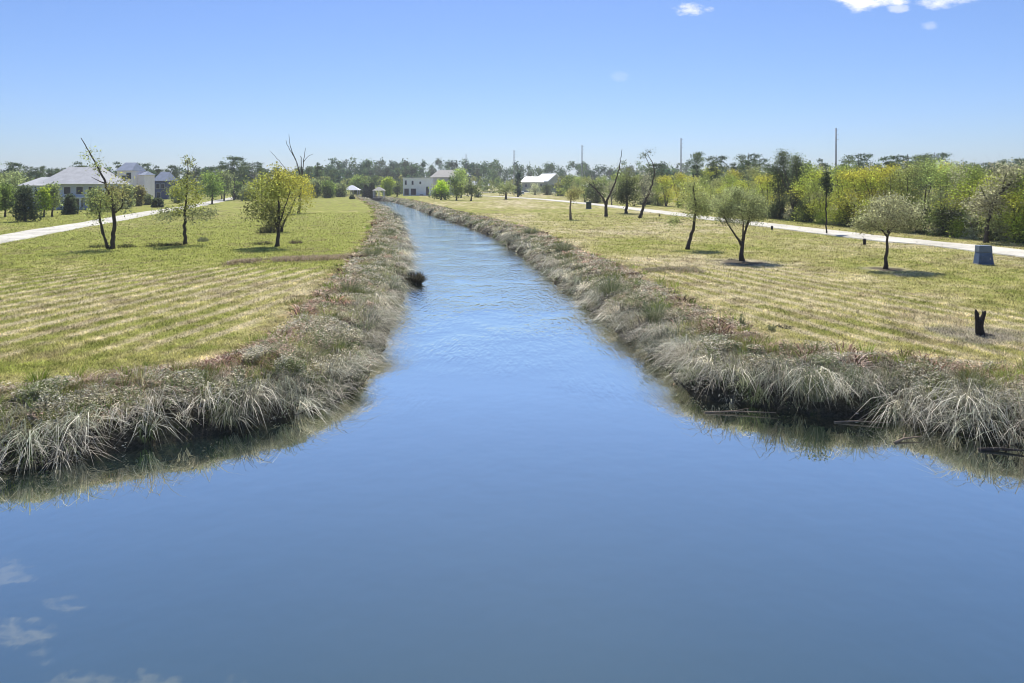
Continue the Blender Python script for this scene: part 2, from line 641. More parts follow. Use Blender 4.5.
def build_tree(root, trunks, blobs, leaf, cols, seed, bark='bark', leaves=40, spread=.35, aspect=.5, twig=.010, extra_twigs=0, depth=1.0):
    """trunks: [(points in metres, r0, r1)], blobs: [(cx, cy, cz, rx, ry, rz, n clusters, colour weight)]"""
    rg = np.random.default_rng(seed)
    mb = MB()
    nodes, nr = [], []
    for pts, r0, r1 in trunks:
        pts = np.array(pts, float)
        seg = np.r_[0, np.cumsum(np.linalg.norm(np.diff(pts, axis=0), axis=1))]
        L = seg[-1]
        n = max(4, int(L / .35))
        s = np.linspace(0, L, n)
        P_ = np.stack([np.interp(s, seg, pts[:, i]) for i in range(3)], 1)
        P_[1:-1] += rg.normal(scale=.02 + .006 * L, size=(n - 2, 3)) * (.6, .6, .2)
        rr = r0 + (r1 - r0) * (s / L) ** .8
        rr[0] *= 1.35
        mb.tube(P_, rr, 7)
        for k_ in range(n):
            if s[k_] > .25 * L or pts[0][2] > .5:
                nodes.append(P_[k_])
                nr.append(rr[k_])
    cl, clc = [], []
    for (cx, cy, cz, rx, ry, rz, n, ci) in blobs:
        d = rg.normal(size=(n, 3))
        d /= np.linalg.norm(d, axis=1)[:, None]
        u = rg.uniform(0, 1, n) ** (1 / 2.4)
        c_ = np.array((cx, cy, cz)) + d * u[:, None] * np.array((rx, ry, rz))
        cl.append(c_)
        clc += [ci] * n
    cl = np.vstack(cl) if cl else np.zeros((0, 3))
    clc = np.array(clc, int)
    if len(cl):
        T = np.array(nodes)
        dist = np.array([np.min(np.linalg.norm(T - c_, axis=1)) for c_ in cl])
        lp, lc = [], []
        cols = [np.array(c_) for c_ in cols]
        for i in np.argsort(dist):
            c_ = cl[i]
            A = np.array(nodes)
            dd = np.linalg.norm(A - c_, axis=1) + .9 * np.maximum(0, A[:, 2] - c_[2] + .05)
            j = int(np.argmin(dd))
            a = A[j]
            ln = np.linalg.norm(c_ - a)
            mid = (a + c_) / 2 + rg.normal(scale=.08 * ln + .01, size=3)
            r0 = min(nr[j] * .7, twig + .011 * ln)
            mb.tube([a, mid, c_], [r0, r0 * .7, max(r0 * .4, twig * .5)], 4, cap=False)
            nodes += [mid, c_]
            nr += [r0 * .7, max(r0 * .45, twig * .6)]
            for _ in range(extra_twigs):
                e = c_ + rg.normal(size=3) * spread * 1.5
                mb.tube([mid, (mid + e) / 2 + rg.normal(size=3) * .05, e], [twig * .6, twig * .45, twig * .3], 3, cap=False)
            n = rg.poisson(leaves * .74)
            if n:
                sg = spread * rg.uniform(.7, 1.3)
                lp.append(c_ + np.clip(rg.normal(size=(n, 3)), -2, 2) * sg * (1, 1, .75) - (0, 0, .15 * sg))
                bc = cols[clc[i] % len(cols)] * rg.uniform(.72, 1.3)
                lc.append(np.clip(bc * rg.uniform(.45, 1.7, (n, 1)), 0, 1))
        if lp:
            leaf_mesh('crown', np.vstack(lp), leaf, np.vstack(lc), M['leaf'], root, rg, aspect)
    mb.build('trunk', M[bark], root, smooth=True)
    return root


def tree_px(name, base, trunks, blobs, label, cat='tree', group=None, dz=1.0, **kw):
    """foreground tree from its picture measurements: pixel offsets become metres at the tree's own distance"""
    bx, by = base
    X, Y = W(bx, by)
    s = Y / F
    z0 = float(gz([X], [Y])[0])
    root = empty(name, (X, Y, z0 - .05), 0, label, cat, group)
    rg = np.random.default_rng(kw.get('seed', 1) + 99)

    def cv(p, off=0.0):
        return ((p[0] - bx) * s, (p[2] if len(p) > 2 else off) * s, (by - p[1]) * s)
    tr = [([cv(q) for q in pts], r0 * s, r1 * s) for pts, r0, r1 in trunks]
    bl = []
    for q in blobs:
        (cx, cy, rx, ry, n) = q[:5]
        ci = q[5] if len(q) > 5 else 0
        oy = q[6] if len(q) > 6 else 0
        bl.append(((cx - bx) * s, oy * s, (by - cy) * s, rx * s, rx * s * dz, ry * s, n, ci))
    return build_tree(root, tr, bl, **kw)


OLIVE = (.115, .125, .062)
GREYG = (.135, .140, .098)
YG = (.185, .200, .040)
YEL = (.290, .235, .040)
ORA = (.29, .225, .05)
GRN = (.085, .125, .030)
DKG = (.030, .045, .024)
BLG = (.035, .055, .045)
TAN = (.125, .12, .062)
GRY = (.190, .180, .160)

# left lawn
tree_px('leaning_tree', (110, 249),
        [([(112, 249), (114, 226), (115, 212), (110.5, 197), (105.7, 183), (98, 167), (88.6, 151), (81, 137.5)], 2.4, .35),
         ([(108, 248), (102.5, 233), (98, 217.6, 3), (93.3, 197, 5)], 1.4, .4), ([(108.5, 248), (105, 230, -4), (104, 215, -7), (106, 200, -9)], 1.1, .3),
         ([(115, 212), (124, 206, -3), (125.7, 187, -5)], .9, .25), ([(105.7, 183), (100, 181), (91.4, 176.5)], .7, .2)],
        [(101, 199, 13, 15, 34, 0), (117, 192, 13, 17, 26, 1), (98, 164, 6, 5, 6, 0), (90, 154, 4, 4, 4, 0), (124, 207, 6, 8, 8, 2), (96, 214, 7, 6, 8, 0)],
        'tall tree with a long bare limb leaning left, beside the left road', leaf=.16, cols=[OLIVE, TAN, GREYG], seed=11, leaves=34, spread=.42, extra_twigs=2)
tree_px('slender_tree', (185, 244.5),
        [([(185, 244.5), (184.5, 222), (186, 200), (187, 178), (187.5, 160)], 2.0, .35)],
        [(186, 189, 17, 15, 46, 0), (169, 214, 15, 6, 26, 1), (201, 213, 16, 6, 26, 1), (185, 207, 13, 6, 12, 0), (188, 162, 3.5, 4, 7, 1), (187, 172, 4, 4, 4, 1)],
        'straight tree with thin top leader and drooping lower branches on the left lawn', leaf=.16, cols=[(.17, .175, .06), GREYG], seed=12, leaves=44, spread=.36, extra_twigs=1)
tree_px('bushy_tree', (277, 246.5),
        [([(277, 247), (278, 229), (278.5, 204), (279, 180)], 2.2, .5), ([(278, 229), (270, 212, 3), (262, 198, 5)], 1.2, .3), ([(278, 226), (286, 208, -4), (292, 190, -6)], 1.2, .3)],
        [(273, 194, 25, 25, 78, 0), (281, 178, 18, 14, 36, 1), (257, 210, 14, 9, 20, 2), (276, 214, 11, 11, 12, 2)],
        'bushy yellow-green tree with low crown, nearest tree to the canal on the left lawn', leaf=.17, cols=[(.135, .14, .05), (.165, .155, .045), (.09, .09, .05)], seed=13, leaves=64, spread=.40)
tree_px('bushy_tree', (281, 231.5),
        [([(281, 232), (284, 221), (290, 211), (296, 196)], 1.5, .4), ([(280, 232), (274, 220), (271, 205)], 1.3, .3)],
        [(272, 225, 9, 6, 22, 1), (283, 205, 15, 18, 46, 0)],
        'crooked tree with dark scrub at its foot, hidden behind the bushy yellow-green tree', leaf=.18, cols=[(.16, .15, .05), (.05, .045, .03)], seed=14, leaves=45, spread=.45)
tree_px('yellow_tree', (299, 213.5),
        [([(299, 214), (300, 195), (302, 178), (300.5, 156)], 1.6, .3), ([(301, 180), (296, 161, 2), (287, 146, 3), (285, 140, 3)], .7, .18), ([(295, 160, 2), (289.5, 145, 1), (288.6, 134, 1)], .55, .15),
         ([(302, 176), (305, 154, -2), (306, 148, -2)], .6, .18), ([(304, 162, -2), (309, 156, -3), (314, 154, -3)], .35, .13), ([(299, 185), (277, 160, 5), (268.5, 151, 6)], .5, .15)],
        [(302, 193, 15, 18, 64, 0), (294, 184, 13, 14, 24, 1)],
        'yellow tree with bare dead branches rising above its crown on the left lawn', leaf=.26, cols=[(.20, .18, .04), (.165, .165, .05)], seed=15, leaves=46, spread=.62)

# right field
tree_px('round_tree', (741.5, 260.5),
        [([(742, 261), (741, 251), (743, 239)], 2.5, 1.6), ([(743, 239), (746, 227), (752, 212, 3), (757, 200, 5)], 1.4, .3), ([(741.5, 244), (737, 237), (728, 225, -3), (721, 212, -6)], 1.4, .3),
         ([(743, 240), (741, 222, -6), (738, 204, -9)], 1.1, .3), ([(744, 234), (748, 218, -6), (744, 200, -3)], 1.0, .3)],
        [(741, 206, 24, 18, 105, 0), (727, 214, 13, 10, 26, 1), (757, 212, 12, 11, 26, 1), (738, 194, 16, 9, 24, 0), (762, 201, 8, 8, 10, 0), (720, 203, 8, 8, 10, 0)],
        'round grey-green tree with forked trunk above a dark shadow disc, right field', leaf=.115, cols=[(.155, .165, .105), (.12, .13, .08)], seed=21, leaves=88, spread=.25, twig=.008, extra_twigs=1, aspect=.4)
tree_px('crooked_tree', (688, 249.3),
        [([(687.5, 249.5), (690.5, 237), (694.5, 223), (696, 210), (694, 196), (693, 172)], 2.2, .3)],
        [(695, 202, 17, 17, 110, 0), (706, 208, 12, 9, 34, 1), (676, 220, 8, 3, 12, 1), (693, 182, 9, 8, 18, 0)],
        'crooked tree leaning right with loose grey-green crown, left of the round tree', leaf=.125, cols=[(.145, .15, .085), (.11, .12, .065)], seed=22, leaves=46, spread=.32, twig=.009, extra_twigs=1, aspect=.45)
tree_px('umbrella_tree', (885.5, 269),
        [([(885.5, 269), (886.7, 251), (887.7, 233), (889, 212)], 2.1, .5), ([(887.5, 236), (876, 222, 2), (867, 214, 4)], 1.0, .3), ([(887.7, 234), (899, 220, -3), (908, 212, -4)], 1.0, .3)],
        [(888, 213, 28, 16, 105, 0), (868, 222, 14, 8, 26, 1), (906, 220, 14, 9, 26, 1), (885, 200, 18, 8, 26, 0), (912, 208, 9, 9, 12, 0)],
        'straight dark-trunked tree with a domed grey crown, nearest to the blue cabinet', leaf=.12, cols=[(.165, .16, .125), (.14, .14, .10)], seed=23, leaves=82, spread=.28, twig=.009, extra_twigs=2, aspect=.4)
tree_px('forked_tree', (606, 216.5),
        [([(606, 217), (606, 203)], 1.9, 1.4), ([(606, 204), (602.7, 197), (596, 189, 2), (589, 182.5, 3)], 1.3, .4), ([(606, 204), (610, 194), (614.4, 184, -2), (618.4, 169, -3), (621.7, 149, -3)], 1.3, .2),
         ([(596, 189, 2), (592, 178, 0), (590, 170, 0)], .5, .15)],
        [(604, 190, 11, 11, 18, 0), (618, 169, 2.5, 6, 8, 1), (590, 179, 5, 6, 6, 0)],
        'nearly bare tree forked into a wide V beside the right road', leaf=.16, cols=[GRY, OLIVE], seed=24, bark='bark', leaves=14, spread=.5, extra_twigs=4, twig=.014)
tree_px('dark_tree', (626, 213.3),
        [([(626, 213.5), (627, 199), (627, 175)], 1.7, .4)],
        [(627, 192, 12, 12, 80, 0), (629, 178, 9, 10, 36, 1), (620, 196, 7, 6, 20, 0)],
        'dense dark green tree between the forked tree and the leaning tree', leaf=.22, cols=[(.045, .052, .032), (.09, .10, .055)], seed=25, leaves=60, spread=.5)
tree_px('leaning_tree', (640, 218),
        [([(640, 218), (643.7, 204.5), (650, 190), (654.7, 175), (653, 163), (648, 155)], 1.7, .22), ([(650, 166), (645, 155, 1), (649, 150.5, 1)], .35, .15)],
        [(645, 189, 12, 12, 20, 0), (654.5, 174, 3.5, 4, 12, 1), (643, 156, 4, 2.5, 8, 1), (649, 152, 3, 1.5, 4, 1)],
        'thin tree leaning right with a sparse curling top, right of the dense dark tree', leaf=.17, cols=[GRY, (.05, .06, .04)], seed=26, leaves=22, spread=.42, extra_twigs=3, twig=.012)
tree_px('young_tree', (570.5, 219.5),
        [([(570.5, 220), (570.6, 204), (571, 192)], 1.5, .4)],
        [(572.5, 194, 6.5, 7.5, 40, 0), (578, 191, 4, 4, 10, 0)],
        'small young tree with pale brown trunk, standing alone in the middle of the right field', leaf=.18, cols=[(.14, .13, .075)], seed=27, bark='pale_bark', leaves=40, spread=.36)
tree_px('round_tree', (506, 199.4),
        [([(506, 199.5), (506, 192)], 1.4, .8)],
        [(506, 188, 9.5, 6, 50, 0)],
        'small round tree beside the far end of the right road', leaf=.45, cols=[(.10, .11, .06)], seed=28, leaves=40, spread=.8)
tree_px('dark_cypress', (518, 197),
        [([(518, 197), (518, 166)], 1.0, .3)],
        [(518, 190, 3, 6, 40, 0), (518, 177, 2, 8, 30, 0)],
        'narrow dark cypress just right of the small round tree by the road', leaf=.5, cols=[(.025, .04, .035)], seed=29, leaves=40, spread=.6)
tree_px('slim_tree', (826.3, 234),
        [([(826.3, 234.3), (826.2, 205), (826, 171)], .75, .4)],
        [(826, 178, 2.2, 9, 18, 0), (828, 188, 4, 6, 10, 0), (824, 184, 3, 6, 6, 0)],
        'slim tree with a bare pole-like stem and narrow dark top by the right road', leaf=.2, cols=[(.035, .045, .03)], seed=30, leaves=40, spread=.26, bark='char')
tree_px('leaning_tree', (986, 242.8),
        [([(986, 243), (988, 222), (991.5, 205.6), (1001.7, 191), (1014, 179), (1027, 172)], 2.3, .9), ([(991, 207), (983, 196, -3), (978, 186, -4)], 1.0, .3), ([(1002, 191), (1005, 176), (1010, 166)], .8, .2)],
        [(982, 204, 14, 15, 60, 0), (1008, 172, 18, 9, 50, 0), (1000, 192, 14, 16, 50, 0), (1024, 182, 12, 10, 30, 1), (992, 222, 8, 10, 20, 1)],
        'grey leaning tree arching right over the road behind the blue cabinet', leaf=.18, cols=[(.145, .138, .115), (.11, .12, .07)], seed=31, bark='bark', leaves=34, spread=.5, extra_twigs=3)
# small trees by the far white house
for i, (bx, by, blobs, cl, lab) in enumerate([
        (441, 200.0, [(441, 187, 7.5, 6.5, 60, 0), (437, 193, 5, 4, 20, 1), (445, 194, 5, 4, 20, 1)], [(.21, .26, .035), (.07, .09, .04)], 'bright yellow-green tree in front of the grey house wing'),
        (456.5, 200.5, [(458, 188, 6.5, 7, 50, 0), (455, 180, 4, 5, 16, 1)], [(.13, .15, .06), (.06, .085, .04)], 'olive tree right of the bright yellow-green tree near the far house'),
        (471, 200.8, [(471, 189, 5.5, 5.5, 44, 0)], [(.09, .105, .055)], 'small dark round tree on a short trunk, right of the far house trees'),
        (461, 197.5, [(461, 176, 7, 9, 60, 0)], [(.15, .18, .07)], 'tall pale green tree rising behind the small trees of the far house'),
        (397, 196.5, [(397, 189, 3.2, 4.5, 30, 0)], [(.04, .05, .035)], 'small dark tree against the left corner of the far white house'),
        (478, 197.5, [(478, 194.5, 2, 2, 12, 0)], [(.05, .06, .035)], 'little dark shrub at the far edge of the right field')]):
    top = min(b_[1] for b_ in blobs)
    tree_px('small_tree', (bx, by), [([(bx, by), (bx + .4, by - 4), (bx, top + 2)], .9, .35)], blobs, lab, leaf=.55, cols=cl, seed=40 + i, leaves=34, spread=.85, twig=.03)

# ------------------------------------------------------------------ the wood beyond the right road: prototypes and copies
PROTO = {}


def proto(kind, H, rx, stems, cols, seed, leaf=.155, n=105, leaves=84, spread=.50, low=.18, bark='bark', top=1.0, extra=1, name='wood_tree'):
    root = empty(name, (0, -60, 1.0), 0, 'tree', 'tree')
    rg = np.random.default_rng(seed)
    tr = []
    for s_ in range(stems):
        a = rg.uniform(0, 6.28)
        lean = rg.uniform(.05, .28) * H * (0 if stems == 1 else 1)
        p0 = (.15 * math.cos(a) * (stems > 1), .15 * math.sin(a) * (stems > 1), 0)
        tr.append(([p0, (lean * .35 * math.cos(a), lean * .35 * math.sin(a), H * .4), (lean * math.cos(a), lean * math.sin(a), H * .88)], .045 + .011 * H, .03))
    bl = []
    k_ = 5
    for q in range(k_):
        f = (q + .5) / k_
        zc = H * (low + (1 - low) * f)
        rr = rx * math.sin(math.pi * (.18 + .72 * f)) ** .8 * rg.uniform(.8, 1.1) * (top if f > .6 else 1)
        a = rg.uniform(0, 6.28)
        bl.append((rr * .35 * math.cos(a), rr * .35 * math.sin(a), zc, rr, rr, H * (1 - low) / k_ * .75, n // k_, q % len(cols)))
    build_tree(root, tr, bl, leaf, cols, seed, bark, leaves, spread, extra_twigs=extra, twig=.014)
    PROTO[kind] = [root, H, 0]
    return root


proto('yellow', 7.5, 2.3, 3, [(.175, .19, .045), (.215, .20, .045), (.15, .17, .055)], 101, low=.12)
proto('orange', 7.5, 2.2, 2, [(.20, .185, .045), (.175, .19, .05)], 102, low=.2)
proto('lime', 8.0, 2.4, 3, [(.17, .195, .05), (.13, .155, .055), (.22, .22, .055)], 103, low=.1)
proto('lime_b', 7.0, 2.8, 4, [(.145, .165, .055), (.20, .21, .05), (.15, .15, .085)], 104, low=.06, n=120)
proto('olive', 7.8, 2.3, 2, [OLIVE, (.14, .145, .075), (.10, .12, .05)], 105, low=.12, leaves=62)
proto('green', 9.0, 2.5, 2, [(.10, .125, .055), (.14, .165, .07), (.13, .14, .085)], 106, low=.15, leaves=64, n=115)
proto('dark_tall', 10.5, 2.0, 4, [(.03, .04, .026), (.055, .065, .045), (.022, .03, .022)], 107, low=.04, leaves=80, n=190, top=.9)
proto('grey', 8.0, 2.0, 3, [(.22, .21, .19), (.19, .185, .155)], 108, low=.12, leaves=22, n=90, bark='grey_bark', extra=4)
proto('shrub_grey', 2.8, 1.7, 5, [(.21, .21, .17), (.16, .165, .125)], 109, leaf=.16, low=.05, leaves=40, n=90, spread=.34, bark='grey_bark', name='shrub')
proto('shrub_dark', 2.6, 1.6, 5, [(.045, .055, .03), (.07, .085, .04)], 110, leaf=.16, low=.05, leaves=44, n=90, spread=.34, name='shrub')
proto('shrub_lime', 2.8, 1.6, 5, [(.17, .21, .04), (.12, .15, .04)], 111, leaf=.16, low=.05, leaves=44, n=90, spread=.34, name='shrub')

DESC = {'yellow': 'yellow-leaved tree', 'orange': 'orange-yellow tree', 'lime': 'lime green upright tree', 'lime_b': 'broad lime green tree', 'olive': 'olive-coloured loose tree',
        'green': 'tall open green tree', 'dark_tall': 'tall dark many-stemmed tree', 'grey': 'grey half-bare tree', 'shrub_grey': 'low grey shrub', 'shrub_dark': 'low dark shrub', 'shrub_lime': 'low lime green shrub'}
ORD = ['first', 'second', 'third', 'fourth', 'fifth', 'sixth', 'seventh', 'eighth', 'ninth', 'tenth', 'eleventh', 'twelfth', 'thirteenth', 'fourteenth', 'fifteenth', 'sixteenth',
       'seventeenth', 'eighteenth', 'nineteenth', 'twentieth', 'twenty-first', 'twenty-second', 'twenty-third', 'twenty-fourth']


def wood_base(px):
    return float(np.interp(px, [560, 640, 690, 800, 900, 1024, 1130], [195.5, 203.5, 208.5, 221, 231.5, 243, 254]))


PLACE = []       # (px, base py, top py, kind)
front = [(648, 180, 'shrub_dark'), (655, 178, 'olive'), (666, 176, 'yellow'), (679, 174, 'orange'), (690, 176, 'yellow'), (702, 177, 'lime'), (716, 179, 'olive'), (729, 176, 'lime'),
         (743, 181, 'lime_b'), (757, 182, 'olive'), (768, 174, 'yellow'), (781, 153, 'dark_tall'), (797, 157, 'dark_tall'), (811, 166, 'lime'), (824, 171, 'lime_b'), (840, 168, 'lime'),
         (852, 169, 'yellow'), (864, 171, 'orange'), (877, 170, 'lime_b'), (892, 168, 'orange'), (906, 164, 'olive'), (923, 160, 'green'), (942, 163, 'green'), (961, 165, 'grey'),
         (974, 169, 'lime'), (998, 176, 'lime_b'), (1013, 170, 'green'), (1034, 166, 'lime'), (1058, 160, 'green'), (1085, 160, 'lime_b')]
for px, top, kd in front:
    PLACE.append((px, wood_base(px), top, kd, 0))
rr_ = random.Random(5)
cyc = ['lime', 'yellow', 'green', 'lime_b', 'orange', 'olive', 'lime', 'green', 'grey']
for i in range(19):
    px = 640 + i * 23.0 + rr_.uniform(-4, 4)
    kd = 'dark_tall' if i in (7, 12, 16) else cyc[i % len(cyc)]
    PLACE.append((px, wood_base(px) - (8 + rr_.uniform(0, 3)) * (wood_base(px) - 184) / 50, 172 - i * .35 + rr_.uniform(-5, 5), kd, 1))
for i in range(28):
    px = 648 + i * 14.3 + rr_.uniform(-4, 4)
    kd = ['shrub_grey', 'shrub_dark', 'shrub_lime', 'shrub_grey', 'shrub_dark'][i % 5]
    by = wood_base(px) + .3
    hpx = rr_.uniform(1.7, 3.2) / 6 * (by - 184)
    PLACE.append((px, by, by - hpx, kd, 0))
# mid-distance trees and scrub left of the wood
for px, by, top, kd in [(596, 203, 183, 'shrub_dark'), (585, 202, 178, 'olive'), (578, 199, 176, 'green'), (612, 205, 180, 'grey'), (634, 206, 176, 'olive'), (645, 206, 170, 'grey'), (602, 201, 176, 'green'), (622, 203, 172, 'green'),
                        (561, 196, 184, 'shrub_dark'), (535, 195, 184, 'shrub_grey'), (547, 195, 184.5, 'shrub_dark')]:
    PLACE.append((px, by, top, kd, 0))
PLACE.sort(key=lambda q: q[0])
count = {}
for px, by, top, kd, row in PLACE:
    X, Y = W(px, by)
    h = (by - top) / F * Y
    pr, H0, used = PROTO[kd]
    i = count.get(kd, 0)
    count[kd] = i + 1
    sc_ = h / H0
    lab = '%s %s from the left in the right roadside wood' % (ORD[i], DESC[kd])
    wx = sc_ * rr_.uniform(.9, 1.2)
    if 'shrub' not in kd:
        wx = max(wx, .85)
    args = ((X, Y, float(gz([X], [Y])[0]) - .08), rr_.uniform(0, 6.28), (wx, wx, sc_))
    if not used:
        pr.location, pr.scale = args[0], args[2]
        pr.rotation_euler = (0, 0, args[1])
        pr['label'] = lab
        pr['group'] = 'trees of the wood by the right road'
        pr['category'] = 'shrub' if 'shrub' in kd else 'tree'
        PROTO[kd][2] = 1
    else:
        dup(pr, *args, label=lab, group='trees of the wood by the right road')

# ------------------------------------------------------------------ tall pines
PINE = []


def pine(seed, H=18.0, flat=.5, n=9):
    root = empty('pine_tree', (0, -70, 1), 0, 'pine', 'tree')
    rg = np.random.default_rng(seed)
    tr = [([(0, 0, 0), (rg.uniform(-.3, .3), 0, H * .5), (rg.uniform(-.5, .5), 0, H * .97)], .24, .06)]
    bl = []
    a = rg.uniform(0, 6.28)
    for i in range(n):
        f = (i / (n - 1)) ** .8
        z = H * (.40 + .56 * f) + rg.normal() * .4
        r = H * (.20 - .13 * f) * rg.uniform(.35, 1.25)
        a += 2.4 + rg.normal() * .5
        bl.append((r * math.cos(a), r * math.sin(a), z, r * .55 + .5, r * .55 + .5, (r * .4 + .35) * flat * 1.6, 7, i % 2))
    build_tree(root, tr, bl, .36, [(.034, .048, .036), (.05, .064, .04)], seed, 'bark', 44, .50, .45, .03)
    PINE.append([root, H, 0])


pine(201, 18, .5, 13)
pine(202, 18, .4, 11)
pine(203, 18, .6, 17)
PINES = [  # px, top py, distance, shape, width, where
    (13, 162, 250, 2, 1.5, 'leftmost tall pine above the grey-roofed house'), (28, 164, 262, 1, .8, 'thin pine just right of the leftmost pine above the grey-roofed house'),
    (36, 168, 240, 0, 1.5, 'broad dark pine above the low left wing of the grey-roofed house'), (42, 164, 270, 1, .9, 'pine with a tufted top above the left wing of the grey-roofed house'),
    (51, 170, 270, 0, 1.1, 'short pine where the roof of the grey-roofed house steps up'), (61, 166, 265, 1, 1.2, 'small pine just over the ridge of the grey-roofed house'),
    (81, 162, 255, 0, 1.6, 'round-topped pine over the middle of the long grey roof'), (120, 162, 290, 0, 1.4, 'pine behind the left side of the pink tower house'),
    (134, 161, 300, 1, 1.0, 'pine behind the roof of the pink tower house'), (147, 163, 300, 2, 1.0, 'pine behind the right side of the pink tower house'),
    (158, 166, 300, 0, 1.3, 'left pine of the pair above the dark blue house'), (171, 165, 310, 2, 1.3, 'right pine of the pair above the dark blue house'),
    (196, 169, 300, 0, 1.3, 'pine just right of the slender tree on the left lawn'), (205, 168, 310, 2, 1.2, 'second pine right of the slender tree on the left lawn'),
    (212, 165, 300, 1, 1.2, 'pine with a thin crown at the end of the left road'), (222, 162, 280, 0, 1.5, 'broad pine over the green trees at the end of the left road'),
    (234, 156, 270, 2, 1.5, 'tallest pine at the end of the left road'), (243, 163, 280, 0, 1.3, 'pine just right of the tallest pine by the left road'),
    (252, 160, 290, 1, 1.6, 'wide-topped pine between the tallest pine and the yellow-green tree'), (261, 165, 300, 0, 1.2, 'rightmost pine of the clump left of the yellow-green tree'),
    (309, 165, 330, 1, 1.0, 'pine just right of the dead branches of the yellow tree'), (318, 163, 340, 0, .9, 'tufted pine right of the yellow tree'), (333, 168, 360, 1, 1.0, 'pine above the pavilion end of the canal'),
    (655, 163, 260, 2, 1.6, 'broad pine behind the left end of the right wood'), (697, 149, 190, 1, 1.1, 'pine above the crooked tree, with a spiky top'),
    (716, 153, 200, 1, 1.3, 'pine between the crooked tree and the round tree'), (735, 163, 230, 0, 1.4, 'low pine just left of the round tree'), (748, 151, 200, 1, 1.3, 'tall pine rising above the round tree'),
    (759, 156, 215, 1, 1.1, 'pine with a flat top right of the round tree'), (768, 164, 240, 0, 1.2, 'short pine left of the tall dark many-stemmed trees'), (822, 159, 230, 0, 1.0, 'pine left of the tallest utility pole'),
    (858, 151, 190, 1, 1.5, 'flat-topped pine just right of the tallest utility pole'), (845, 160, 220, 0, 1.1, 'dark pine tight against the tallest utility pole'), (890, 157, 190, 0, 1.5, 'left pine of the wide clump above the domed grey tree'),
    (908, 152, 185, 1, 1.9, 'middle pine of the wide clump above the domed grey tree'), (920, 155, 200, 2, 1.2, 'right pine of the wide clump above the domed grey tree'),
    (934, 150, 180, 1, 1.5, 'flat-topped pine right of the wide pine clump'), (983, 160, 190, 1, 1.5, 'pine above the grey half-bare trees near the blue cabinet'), (1003, 160, 180, 0, 1.4, 'pine over the arching grey tree'),
    (1022, 158, 180, 2, 1.5, 'rightmost pine at the edge of the view')]
for px, top, Y, sh, wd, lab in PINES:
    X = (px - 512) / F * Y
    h = CZ + (HY - top) / F * Y - GZ
    pr, H0, used = PINE[sh]
    s_ = h / H0
    args = ((X, Y, GZ - .1), rr_.uniform(0, 6.28), (s_ * wd * .95, s_ * wd * .95, s_))
    if used:
        dup(pr, *args, label=lab, group='tall pines beyond the fields')
    else:
        pr.location, pr.scale = args[0], args[2]
        pr['label'] = lab
        pr['group'] = 'tall pines beyond the fields'
        PINE[sh][2] = 1

